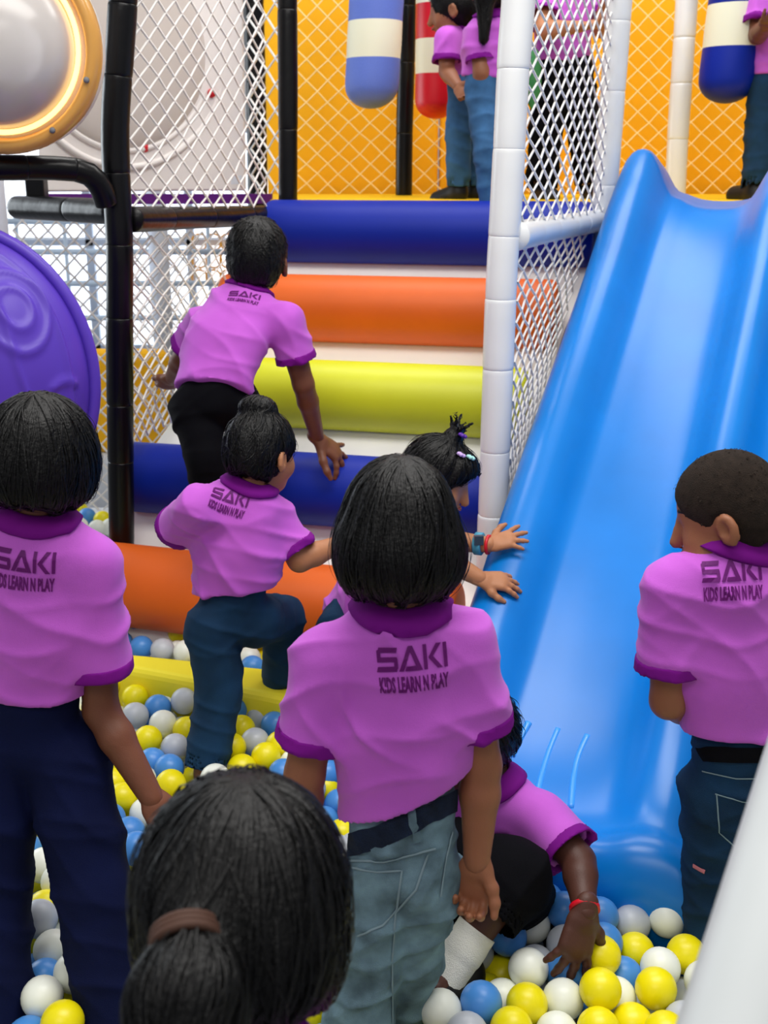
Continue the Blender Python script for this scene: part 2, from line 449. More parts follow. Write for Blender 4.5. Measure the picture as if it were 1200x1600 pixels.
# net over the amber wall
yb = YW-.14
net('safety_net', (P(462, 303, yb)), P(1330, 303, yb), P(1330, -60, yb), P(462, -60, yb), 26, 11, .0036, M_NETY, 'cream diamond net hung in front of the amber padded wall')
net('safety_net', P(395, 312, 4.7), P(443, 312, 4.45), P(447, -60, 4.45), P(385, -60, 4.7), 2, 9, .0042, M_NET, 'narrow white net strip between the two black posts left of the platform')
# net on the upper left, in front of the round-window panel
net('safety_net', P(204, 330, 3.3), P(415, 322, 4.2), P(412, -60, 4.2), P(204, -60, 3.3), 9, 10, .0034, M_NET, 'white diamond net in front of the white panel with red bolts')
net('safety_net', P(206, 696, 3.3), P(300, 640, 3.75), P(400, 356, 4.2), P(206, 372, 3.3), 8, 10, .0032, M_NET, 'white net beside the stair below the black rail, left of the climbing boy')
net('safety_net', P(20, 800, 4.5), P(185, 800, 4.5), P(185, 330, 4.5), P(20, 330, 4.5), 6, 17, .0042, M_NET, 'white net between the purple dome and the black corner post')
net('safety_net', P(190, 826, 4.6), P(310, 826, 4.6), P(310, 345, 4.6), P(190, 345, 4.6), 5, 17, .004, M_NET, 'white net in front of the yellow pad, behind the stair')
# net between the two white posts
def keepR(p):
    x, y, d = pix(p)
    return True
W1, W2 = 3.0, 4.05
net('safety_net', P(812, 372, W1), P(944, 346, W2), P(962, -60, W2), P(830, -60, W1), 10, 12, .0036, M_NET, 'white net between the two white posts above the white rail')
def keep2(p):
    return True
net('safety_net', P(792, 800, W1), P(800, 776, W1+.1), P(926, 352, W2-.05), P(812, 378, W1), 8, 14, .0036, M_NET, 'tapering white net below the white rail, beside the slide')

# yellow pad behind the nets on the left
def padpanel(x0, x1, y0, y1, d, m, label):
    a, b = P(x0, y1, d), P(x1, y0, d)
    o = mesh_obj('foam_pad', *box(((a[0]+b[0])/2, d, (a[2]+b[2])/2), (b[0]-a[0])/2, .05, (b[2]-a[2])/2), m, smooth=False)
    bevel_obj(o, .045, 4); return tag(o, label, 'pad')
padpanel(143, 265, 545, 705, 4.75, M_YELW, 'amber foam pad standing behind the net and the black corner post')
padpanel(60, 300, 704, 815, 4.75, M_WALL, 'low white foam pad below the amber pad')

tag(bevel_obj(mesh_obj('foam_block', *box((-1.15, 4.25, .0675), .34, .3, .0665), M_WALL, smooth=False), .02), 'low white foam block with balls on it behind the black corner post', 'foam block')
# ================================================================== POSTS AND RAILS
def padded(name, pts, r, m, label, cat, seg=.16, group=None, collar=.0022):
    """foam-sleeved pipe: sleeves butted end to end, taped joints"""
    t = thing(name, label, cat, group)
    path = smoothpath(pts, 10); path = [A(*p) for p in path]
    acc = [0]
    for i in range(1, len(path)): acc.append(acc[-1]+np.linalg.norm(path[i]-path[i-1]))
    L = acc[-1]; n = max(1, round(L/seg)); px = np.array(path); acc = np.array(acc)
    at = lambda s_: A(*[np.interp(s_, acc, px[:, k]) for k in range(3)])
    cuts = [0]+[L*(i+rnd.uniform(-.18, .18))/n for i in range(1, n)]+[L]
    for i in range(n):
        a, b = cuts[i], cuts[i+1]; k = 7
        ss = [a+(b-a)*q for q in (0, .012, .05, .3, .5, .7, .95, .988, 1)]
        wob = rnd.uniform(.985, 1.02)
        rr = [r*.965, r*.985*wob, r*wob, r*1.005*wob, r*wob, r*1.005*wob, r*wob, r*.985*wob, r*.965]
        mesh_obj('foam_sleeve', *tube([at(q) for q in ss], rr, 18), m, t)
    return t
dL = 3.25
base = P(190, 1000, dL)
padded('corner_post', [A(base[0], dL, 0), P(190, 830, dL), P(187, 560, dL), P(187, 400, dL), P(184, 320, dL), P(180, 200, dL), P(187, 80, dL), P(192, 0, dL), P(196, -160, dL)], .0385, M_BLACK, 'black padded corner post left of the stair, wavy taped sleeves', 'post', .22)
padded('upright_post', [P(450, 345, 4.42), P(450, 150, 4.42), P(449, 0, 4.42), P(449, -120, 4.42)], .036, M_BLACK, 'black padded post at the left end of the top blue roll', 'post', .3)
padded('upright_post', [P(403, 330, 4.75), P(400, 150, 4.75), P(396, 0, 4.75), P(394, -120, 4.75)], .04, M_BLACK, 'black post behind the narrow net strip beside the white panel', 'post', .3)
q = P(631, 303, 5.2)
padded('upright_post', [A(q[0], 5.2, ZP), P(632, 200, 5.2), P(636, 60, 5.2), P(640, -120, 5.2)], .038, M_BLACK, 'black padded post between the periwinkle and the red hanging bags', 'post', .3)
q = P(766, 900, W1)
padded('upright_post', [A(q[0], W1, 0), P(768, 860, W1), P(776, 640, W1), P(783, 450, W1), P(793, 280, W1), P(803, 90, W1), P(810, 0, W1), P(818, -160, W1)], .0415, M_WHITE, 'white padded post in front of the right ends of the rolls', 'post', .19)
padded('upright_post', [P(938, 420, W2), P(946, 300, W2), P(957, 150, W2), P(968, 0, W2), P(976, -120, W2)], .042, M_WHITE, 'white padded post beside the raised left lip of the slide', 'post', .25)
padded('upright_post', [A(P(1055, 306, 4.75)[0], 4.75, ZP), P(1060, 200, 4.75), P(1068, 80, 4.75), P(1073, 0, 4.75), P(1078, -120, 4.75)], .042, M_WHITE, 'slim white padded post on the platform behind the top of the slide', 'post', .22)
padded('rail', [P(806, 369, W1), P(870, 356, 3.5), P(934, 345, W2)], .038, M_WHITE, 'white padded rail joining the two white posts', 'rail', .22)
padded('rail', [P(205, 343, 3.28), P(300, 340, 3.7), P(440, 336, 4.38)], .036, M_BLACK, 'black padded rail from the corner post to the top blue roll', 'rail', .3)
padded('rail', [P(26, 324, 3.75), P(100, 327, 3.55), P(178, 331, 3.33)], .036, M_BLACK, 'short black padded rail left of the corner post', 'rail', .3)
padded('bent_rail', [P(-120, 262, 3.0), P(0, 262, 3.05), P(90, 263, 3.12), P(135, 270, 3.16), P(157, 292, 3.18), P(166, 318, 3.2)], .032, M_BLACK, 'glossy black bent rail under the round lit window', 'rail', .13)
mesh_obj('x', *box((0, 0, -9), .01, .01, .01), None); bpy.data.objects.remove(bpy.data.objects['x'])
pb = P(57, 287, 3.75)
tag(bevel_obj(mesh_obj('bracket_block', *box((pb[0], 3.75, pb[2]), .03, .03, .075), M_BLACK, smooth=False), .008), 'small black upright block between the two left rails', 'bracket')
# near white padded rail, out of focus at the lower right
n0, n1 = P(1150, 1700, .62), P(1300, 1180, .80)
dirn = n1-n0
padded('rail', [n0-dirn*1.0, n0, n0+dirn*.5, n1, n1+dirn*.8], .050, mat('soft_white_vinyl', (196, 201, 202), .45, .4, noise=(6, .04)), 'out-of-focus white padded rail close by at the lower right corner', 'rail', .5)

# ================================================================== HANGING BAGS
def bag(px, ybot, wpx, d, m1, m2, bands, label, tilt=0):
    """round-bottomed bag; bands are pixel heights where the colour changes, from the bottom up"""
    t = thing('hanging_bag', label, 'punching bag', 'hanging bags')
    dep = P(px, 100, d); c = pix(dep)[2]; r = wpx/FPX*c/2
    zb = P(px, ybot, d)[2]; zs = [zb]+[P(px, y, d)[2] for y in bands]+[P(px, -150, d)[2]]
    X0 = dep[0]
    for i in range(len(zs)-1):
        z0, z1 = zs[i], zs[i+1]; prof = []
        if i == 0:
            for k in range(9):
                a = k/8*math.pi/2; prof.append((z0+.62*r*1.3*(1-math.cos(a)), max(.002, r*math.sin(a))))
        else: prof.append((z0, r))
        prof += [(z0+(z1-z0)*q, r*(1+.012*math.sin(math.pi*q))) for q in ((.6, .8) if i == 0 else (.25, .5, .75))]; prof.append((z1, r))
        n = 28; v = []; f = []
        for z, q in prof:
            for j in range(n): v.append((X0+tilt*(z-zb)+q*math.cos(2*math.pi*j/n), d+q*math.sin(2*math.pi*j/n), z))
        for a in range(len(prof)-1):
            for j in range(n): f.append((a*n+j, a*n+(j+1) % n, (a+1)*n+(j+1) % n, (a+1)*n+j))
        mesh_obj('bag_band', v, f, (m1, m2)[i % 2], t)
    return t
bag(579, 170, 84, 4.75, M_PBLUE, M_IVORY, (92, 34), 'periwinkle and ivory banded hanging bag left of the black post', .06)
bag(682, 186, 66, 4.95, M_RED, M_IVORY, (116, 62, 7), 'red and ivory banded hanging bag behind the child in jeans')
bag(1138, 162, 90, 4.5, M_BLUEV, M_IVORY, (75, 8), 'royal blue and white banded hanging bag at the upper right', .05)

# ================================================================== LEFT PANEL, ROUND WINDOW, DOME
t = thing('activity_board', 'white play panel with a round moulded flange and red bolts', 'panel')
d0, d1 = 3.95, 4.45
def pp(px, py): return P(px, py, d0+(px-60)/330*(d1-d0))
bevel_obj(mesh_obj('board', *slab([pp(60, 300), pp(383, 298), pp(376, -120), pp(60, -120)], .04, (0, 1, 0)), M_PANEL, t, False), .008)
cen = A(*pp(196, 72)); ux = unit(pp(300, 72)-pp(100, 72)); rr_ = np.linalg.norm(pp(354, 72)-pp(196, 72))
def circ(r, off, n=64): return [cen+ux*r*math.cos(a)+A(0, 0, 1)*r*math.sin(a)+A(0, -off, 0) for a in np.linspace(0, 2*math.pi, n+1)[:-1]]
mesh_obj('round_flange', *tube(circ(rr_, .0), .012, 8, closed=True), M_PANEL, t)
mesh_obj('inner_ring', *tube(circ(rr_*.86, .0), .010, 8, closed=True), M_PANEL, t)
rings = []; dv = []; df = []
for k in range(9):
    a = k/8*math.pi/2; dv += [p for p in circ(rr_*.84*math.cos(a)+.001, .05*math.sin(a))]
for k in range(8):
    for j in range(64): df.append((k*64+j, k*64+(j+1) % 64, (k+1)*64+(j+1) % 64, (k+1)*64+j))
mesh_obj('bulged_window', dv, df, mat('milky_acrylic', (226, 216, 208), .3, .5, trans=.25), t)
for px_, py_ in ((331, 146), (227, 231), (90, 205)):
    c = A(*pp(px_, py_)); v, f = tube([c+A(0, -.004, 0), c+A(0, -.012, 0), c+A(0, -.022, 0), c+A(0, -.026, 0)], [.016, .016, .012, .004], 14)
    mesh_obj('bolt', v, f, M_RED, t)
st = mesh_obj('base_strip', *slab([pp(60, 320), pp(425, 318), pp(425, 303), pp(60, 303)], .03, (0, 1, 0)), M_PSTRIP, t, False); st['label'] = 'purple strip along the bottom of the panel'
tg = mesh_obj('paper_tag', *slab([pp(354, 289)-A(0, .004, 0), pp(378, 287)-A(0, .004, 0), pp(378, 274)-A(0, .004, 0), pp(354, 276)-A(0, .004, 0)], .002, (0, 1, 0)), M_WALL, t, False)
# lit round window
t = thing('round_window', 'round bubble window with a glowing amber rim at the upper left', 'window')
M_AMB = mat('amber_rim', (240, 176, 84), .3, .5, trans=.3, coat=.3); M_LED = mat('warm_led_strip', (255, 208, 120), .4, .3, emit=2.6)
dC = 3.0; cc = P(-4, 72, dC); R0 = np.linalg.norm(P(156, 72, dC)-cc)
def circ2(r, off, n=64): return [cc+A(r*math.cos(a), -off, r*math.sin(a)) for a in np.linspace(0, 2*math.pi, n+1)[:-1]]
def lathe2(prof, name, m, n=64):
    v = []; f = []
    for r, off in prof: v += circ2(r, off, n)
    for k in range(len(prof)-1):
        for j in range(n): f.append((k*n+j, k*n+(j+1) % n, (k+1)*n+(j+1) % n, (k+1)*n+j))
    return mesh_obj(name, v, f, m, t)
lathe2([(R0, -.03), (R0*1.01, .0), (R0*.985, .022), (R0*.93, .03), (R0*.88, .02), (R0*.85, -.01)], 'outer_rim', M_AMB)
mesh_obj('light_strip', *tube(circ2(R0*.80, .012), .0065, 8, closed=True), M_LED, t)
lathe2([(R0*.86, -.01), (R0*.78, .004)]+[(R0*.76*math.cos(a)+.0005, .16*math.sin(a)) for a in np.linspace(0, math.pi/2, 12)], 'bubble', mat('smoky_acrylic', (206, 200, 196), .22, .5, trans=.2, noise=(6, .06)))
for a in (-.35, -1.0):
    c = cc+A(R0*.93*math.cos(a), -.03, R0*.93*math.sin(a)); mesh_obj('screw', *tube([c, c+A(0, -.006, 0)], [.008, .006], 10), M_GREY, t)
lathe2([(R0*.95, -.03), (R0*.97, -.05), (R0*.97, -.09), (R0*.2, -.09)], 'backing_flange', M_PANEL)
# violet dome with embossed wavy lines
t = thing('moulded_dome', 'violet moulded plastic dome with embossed wavy contour lines at the left', 'dome')
dD = 2.75; dc = P(-58, 592, dD); nA, nB = 220, 130; v = []; f = []
R1 = 196/FPX*pix(dc)[2]
for i in range(nB+1):
    th = i/nB*math.pi*.56
    for j in range(nA):
        ph = 2*math.pi*j/nA
        x, y, z = math.sin(th)*math.cos(ph), -math.cos(th)*.75, math.sin(th)*math.sin(ph)
        wv = th*9+1.1*math.sin(2*ph+.6)+.6*math.sin(3*ph+2*th)
        e = (math.cos(wv*.8)**40)*.007
        for (a0, b0, s0) in ((.95, .72, .30), (1.15, -.25, .26)):
            dd = math.hypot(th-a0, (ph-b0)*math.sin(th)); e += .007*math.exp(-((dd-s0)/.03)**2)+.006*math.exp(-((dd-s0*.5)/.03)**2)
        k = R1+e; v.append(dc+A(x*k, y*k, z*k*1.15))
for i in range(nB):
    for j in range(nA): f.append((i*nA+j, i*nA+(j+1) % nA, (i+1)*nA+(j+1) % nA, (i+1)*nA+j))
mesh_obj('shell', v, f, M_PURP, t)
fl = [dc+A(R1*1.03*math.cos(a), .02, R1*1.18*math.sin(a)) for a in np.linspace(0, 2*math.pi, 65)[:-1]]
mesh_obj('flange', *tube(fl, .016, 10, closed=True), M_PURP, t)
mesh_obj('support_post', *tube([(dc[0], dc[1]+.06, 0), (dc[0], dc[1]+.06, dc[2]+.1), (dc[0], dc[1]+.04, dc[2]+.14)], .036, 16), M_BLACK, t)
bk = [dc+A(R1*1.02*math.cos(b_), .025, R1*1.17*math.sin(b_)) for b_ in np.linspace(0, 2*math.pi, 49)[:-1]]
mesh_obj('back_plate', *slab(bk, .015, (0, 1, 0)), M_PURP, t, False)

# ================================================================== SLIDE
yaw = math.radians(22.2); sa, ca = math.sin(yaw), math.cos(yaw)
dn = A(-sa, -ca, 0); lat = A(ca, -sa, 0); top0 = A(.868, 3.93, 0)
kp = [(-.12, 1.40), (0, 1.385), (.1, 1.368), (.28, 1.285), (.6, 1.085), (1.0, .835), (1.4, .585), (1.66, .415), (1.83, .305), (1.94, .257), (2.01, .248), (2.06, .262), (2.10, .252), (2.128, .205), (2.132, .13), (2.11, .04)]
sp = smoothpath([(a, b, 0) for a, b in kp], 7); QS = [(p[0], p[1]) for p in sp]
def prof(q):
    hr = float(np.interp(q, [-.12, .0, .06, .2, .5, 1.7, 2.05, 2.2, 2.3], [.14, .185, .19, .155, .135, .115, .03, .005, .0]))
    mid = hr*float(np.interp(q, [-.1, .0, .3], [.55, .75, .95]))
    sk = float(np.interp(q, [0, 2.0, 2.2], [.16, .14, .03]))
    base_ = [(-.075, -sk), (-.078, -.04), (-.07, hr*.45), (-.045, hr*.85), (-.01, hr), (.025, hr*.97), (.055, hr*.78), (.082, hr*.45), (.105, hr*.17), (.14, .02*hr/.13), (.18, 0), (.26, -.004), (.32, .0), (.355, mid*.12), (.382, mid*.45), (.405, mid*.82), (.428, mid)]
    half = base_; W = .89
    return half+[(W-l, h) for l, h in half[::-1]]
v = []; f = []
for q, z in QS:
    pr = prof(q)
    rnd_in = float(np.interp(q, [1.9, 2.1, 2.2, 2.3], [0, .01, .05, .07]))
    for l, h in pr:
        ll = l*(1-0) + (rnd_in*(1-2*min(max((l+.075)/1.04, 0), 1)))
        v.append(top0+dn*q+lat*ll+A(0, 0, z+h))
n = len(prof(0))
for i in range(len(QS)-1):
    for j in range(n-1): f.append((i*n+j, (i+1)*n+j, (i+1)*n+j+1, i*n+j+1))
sl = thing('slide', 'wide azure blue plastic slide with two lanes running down into the balls', 'slide')
so = mesh_obj('chute', v, f, M_SLIDE, sl)
ss = so.modifiers.new('subsurf', 'SUBSURF'); ss.levels = 1; ss.render_levels = 1
sol = so.modifiers.new('solid', 'SOLIDIFY'); sol.thickness = .012; sol.offset = 1 if False else -1
V_ = np.array(v); bvS = BVHTree.FromPolygons([tuple(p) for p in v], f)
def on_slide(px, py, off=0.0):
    o_ = Vector((0, 0, CAMZ)); d_ = (Vector(P(px, py, 1.0))-o_).normalized()
    h = bvS.ray_cast(o_, d_)
    return A(*h[0])+A(*h[1])*off*(1 if h[1].z > 0 else -1) if h[0] else P(px, py, 2)
for pts in ([(826, 1128), (812, 1155), (800, 1182)], [(872, 1138), (858, 1172), (846, 1212), (838, 1250)], [(918, 1148), (904, 1180), (896, 1215), (892, 1262)]):
    mesh_obj('grip_rib', *tube(smoothpath([on_slide(x, y, -.005) for x, y in pts], 5), .0090, 8), M_SLIDER, sl)
# soft yellow step half sunk in the balls
ys = [PZ(150, 1035, .235), PZ(300, 1062, .235), PZ(470, 1096, .235), PZ(470, 1048, .235), PZ(230, 1022, .235), PZ(150, 1015, .235)]
tag(bevel_obj(mesh_obj('soft_step', *slab(ys, .2), mat('lemon_vinyl', (248, 232, 52), .45, .4), smooth=False), .02), 'flat yellow soft step half sunk in the balls below the lowest orange roll', 'soft step')
tag(bevel_obj(mesh_obj('pit_mat', *box((0, 2.1, .012), 1.5, 1.15, .01), mat('dark_mat', (40, 44, 60), .8, .2), smooth=False), .004), 'dark mat lying under the balls of the pit', 'mat')

# ================================================================== PEOPLE
LEGS = []
def frame(fwd, up):
    y = unit(fwd); z = np.asarray(up, float); z = unit(z-y*np.dot(z, y)); x = np.cross(y, z)
    return np.stack([x, y, z], 1)
def project_print(bv, px, py, tilt, wid, parent, squash=1.0):
    """flat shirt print laid on the cloth around the point seen at (px, py)"""
    o_ = Vector((0, 0, CAMZ)); d_ = (Vector(P(px, py, 1.0))-o_).normalized()
    hit = bv.ray_cast(o_, d_)
    if hit[0] is None: return
    c = A(*hit[0]); out = A(0, 0, 0)
    for dx in (-25, 0, 25):
        for dy in (-20, 0, 20):
            h2 = bv.ray_cast(o_, (Vector(P(px+dx, py+dy, 1.0))-o_).normalized())
            if h2[0] is not None:
                nn = A(*h2[1]); out += nn*(-1 if np.dot(nn, A(*d_)) > 0 else 1)
    out = unit(out)
    camr = A(1, 0, 0); rt = unit(camr-out*np.dot(camr, out)); up = np.cross(out, rt); up = up if up[2] > 0 else -up
    a = math.radians(tilt); rt, up = rt*math.cos(a)+up*math.sin(a), up*math.cos(a)-rt*math.sin(a)
    def lay(polys, x0, y0, sx, sy, name):
        V = []; F = []
        for poly in polys:
            b = len(V)
            for x, y in poly:
                p = c+rt*(x0+x*sx)+up*(y0+y*sy)
                st = Vector(p+out*.08); h = bv.ray_cast(st, Vector(-out), .2)
                V.append(A(*h[0])+out*.0022 if h[0] is not None else p)
            F.append(tuple(range(b, b+len(poly))))
        mesh_obj(name, V, F, M_PRINT, parent, False)
    hgt = wid*.36*squash
    lay(SAKI, -wid/2, .004, wid/5.12, hgt, 'print_name')
    V2, F2, w2 = TAGLINE
    lay([[V2[i] for i in f] for f in F2], -wid/2, -.004-hgt*.62, wid/w2, hgt*.62/.72, 'print_tagline')
def dense(poly, n=3):
    return poly
def grid_quad(a, b, c, d, nx, ny):
    q = []
    L = lambda p, r, t: (p[0]+(r[0]-p[0])*t, p[1]+(r[1]-p[1])*t)
    for i in range(nx):
        for j in range(ny):
            f = lambda u, v: L(L(a, b, u), L(d, c, u), v)
            q.append([f(i/nx, j/ny), f((i+1)/nx, j/ny), f((i+1)/nx, (j+1)/ny), f(i/nx, (j+1)/ny)])
    return q
SAKI = []
def _q(off, pts, nx=3, ny=1): SAKI.extend(grid_quad(*[(x+off, y) for x, y in pts], nx, ny))
_q(0, [(.08, .79), (1.42, .79), (1.52, 1), (.16, 1)], 4); _q(0, [(0, .42), (.27, .42), (.27, .95), (0, .88)], 1, 2); _q(0, [(.0, .40), (1.45, .40), (1.45, .6), (.0, .6)], 4)
_q(0, [(1.22, .05), (1.48, .12), (1.48, .55), (1.22, .55)], 1, 2); _q(0, [(-.08, 0), (1.4, 0), (1.44, .21), (.02, .21)], 4)
_q(1.62, [(-.08, 0), (.26, 0), (.98, 1), (.68, 1)], 1, 4); _q(1.62, [(1.3, 0), (1.66, 0), (1.0, 1), (.68, 1)], 1, 4); _q(1.62, [(.36, 0), (1.3, 0), (1.16, .2), (.5, .2)], 3)
_q(3.38, [(0, 0), (.27, 0), (.27, 1), (0, 1)], 1, 3); _q(3.38, [(.36, .46), (.66, .46), (1.36, 1), (.98, 1)], 1, 3); _q(3.38, [(1.0, 0), (1.38, 0), (.62, .56), (.36, .46)], 1, 3)
_q(4.86, [(0, 0), (.27, 0), (.27, 1), (0, 1)], 1, 3)
cu = bpy.data.curves.new('tagline', 'FONT'); cu.body = 'KIDS LEARN N PLAY'; cu.offset = .042; cu.resolution_u = 2
to = bpy.data.objects.new('tagline', cu); C.objects.link(to)
bpy.context.view_layer.update()
tm = to.evaluated_get(bpy.context.evaluated_depsgraph_get()).to_mesh()
tv = [(v.co.x, v.co.y) for v in tm.vertices]; tf = [list(p.vertices) for p in tm.polygons]
TAGLINE = (tv, tf, max(x for x, y in tv)); bpy.data.objects.remove(to); bpy.data.curves.remove(cu)

def hand_mesh(wr, direc, backn, thumb, s=1.0, curl=.35, spread=.25, tcurl=.3, h=.0024, curls=None, tspread=.7):
    """hand with palm and five fingers; thumb=+1/-1 picks the side of the thumb"""
    y = unit(direc); z = unit(np.asarray(backn, float)-y*np.dot(backn, y)); x = np.cross(y, z)*thumb
    w_ = lambda p: np.asarray(wr, float)+s*(p[0]*x+p[1]*y+p[2]*z)
    V = Vol(np.asarray(wr, float)-.13*s, np.asarray(wr, float)+.13*s, h)
    V.cone(w_((0, -.012, 0)), w_((0, .012, 0)), .0185*s, .020*s, .008, z, .8)
    V.cone(w_((.004, .015, 0)), w_((.002, .052, 0)), .023*s, .0265*s, .01, z, .46)
    V.cone(w_((-.010, .018, -.002)), w_((-.012, .05, 0)), .015*s, .015*s, .01, z, .6)
    curls = curls or [curl, curl*1.05, curl*1.1, curl*1.2]
    for i, (bx, by, ln, r) in enumerate(((.0215, .058, .049, .0068), (.0075, .062, .054, .007), (-.0065, .060, .050, .0067), (-.0195, .054, .040, .006))):
        an = 0; sp_ = (1.5-i)*spread*.28
        p = A(bx*.9, by-.02, 0); pts = [p, A(bx, by, 0)]
        for j, fr in enumerate((.42, .32, .26)):
            an += curls[i]*(1.0, 1.15, .8)[j]
            d = A(math.sin(sp_)*math.cos(an), math.cos(sp_)*math.cos(an), -math.sin(an)); pts.append(pts[-1]+d*ln*fr)
        rr = [r*1.1, r*1.08, r, r*.93, r*.8]
        for j in range(4): V.cone(w_(pts[j]), w_(pts[j+1]), rr[j]*s, rr[j+1]*s, .004 if j else .008)
    t0 = A(.014, .012, -.004); t1 = t0+A(.018*tspread+.004, .020, -.004-.006*tcurl); t2 = t1+A(.012*tspread, .018, -.016*tcurl); t3 = t2+A(.005*tspread, .016, -.018*tcurl)
    for a, b, r1, r2 in ((t0, t1, .011, .0095), (t1, t2, .0092, .0078), (t2, t3, .0078, .006)): V.cone(w_(a), w_(b), r1*s, r2*s, .007)
    return V.mesh()
def merge(parts):
    vs = []; fs = []; b = 0
    for v, f in parts: vs.append(v); fs.append(np.asarray(f)+b); b += len(v)
    return np.concatenate(vs), np.concatenate(fs)
def strands(V, F, crown, n, step, steps, grav, seed, width=.0016, lift=.003, stray=.1, zmin=None):
    """locks of hair combed away from the crown over the hair surface, as thin tapering ribbons"""
    bv = BVHTree.FromPolygons([tuple(p) for p in V], [tuple(q) for q in F]); r = random.Random(seed)
    vv = []; ff = []
    for _ in range(n):
        p = A(*V[r.randrange(len(V))]); pts = []; lf = lift*r.uniform(.2, 1.1); st = r.random() < stray
        if st: lf *= 2.2
        tw = A(r.gauss(0, .18), r.gauss(0, .18), r.gauss(0, .10))
        ns = []
        for k in range(steps):
            loc, nm, ix, ds = bv.find_nearest(Vector(p))
            if loc is None: break
            nm = A(*nm); loc = A(*loc)
            pts.append(loc+nm*(lf*math.sin(math.pi*min(1, (k+.4)/steps))+(.004*k/steps if st else 0))); ns.append(nm)
            d = unit(loc-crown)+A(0, 0, -grav)+tw; d = d-nm*np.dot(d, nm)
            p = loc+unit(d)*step
        if len(pts) < 3: continue
        b = len(vv); m = len(pts)
        for k in range(m):
            t = pts[min(k+1, m-1)]-pts[max(k-1, 0)]; sd = unit(np.cross(t, ns[k])); wd = width*(1-(k/(m-1))**2*.85)
            vv += [pts[k]-sd*wd, pts[k]+ns[k]*wd*.6, pts[k]+sd*wd]
        for k in range(m-1):
            i = b+k*3; ff += [(i, i+1, i+4, i+3), (i+1, i+2, i+5, i+4)]
    return np.array(vv), np.array(ff)
def ribbon_on(bv, pts, wd, off=.002, camray=True):
    """strip laid on a surface through points seen at the given pixels"""
    o_ = Vector((0, 0, CAMZ)); path = []
    for a, b in zip(pts[:-1], pts[1:]):
        for k in range(8): path.append((a[0]+(b[0]-a[0])*k/8, a[1]+(b[1]-a[1])*k/8))
    path.append(pts[-1]); L = []; Nn = []
    for x, y in path:
        d_ = (Vector(P(x, y, 1.0))-o_).normalized(); h = bv.ray_cast(o_, d_)
        if h[0] is None: continue
        n = A(*h[1]); n = n if np.dot(n, A(*d_)) < 0 else -n
        L.append(A(*h[0])+n*off); Nn.append(n)
    v = []; f = []
    for k in range(len(L)):
        t = L[min(k+1, len(L)-1)]-L[max(k-1, 0)]; sd = unit(np.cross(t, Nn[k])); v += [L[k]-sd*wd, L[k]+Nn[k]*.001, L[k]+sd*wd]
    for k in range(len(L)-1): f += [(k*3, k*3+1, k*3+4, k*3+3), (k*3+1, k*3+2, k*3+5, k*3+4)]
    return v, f

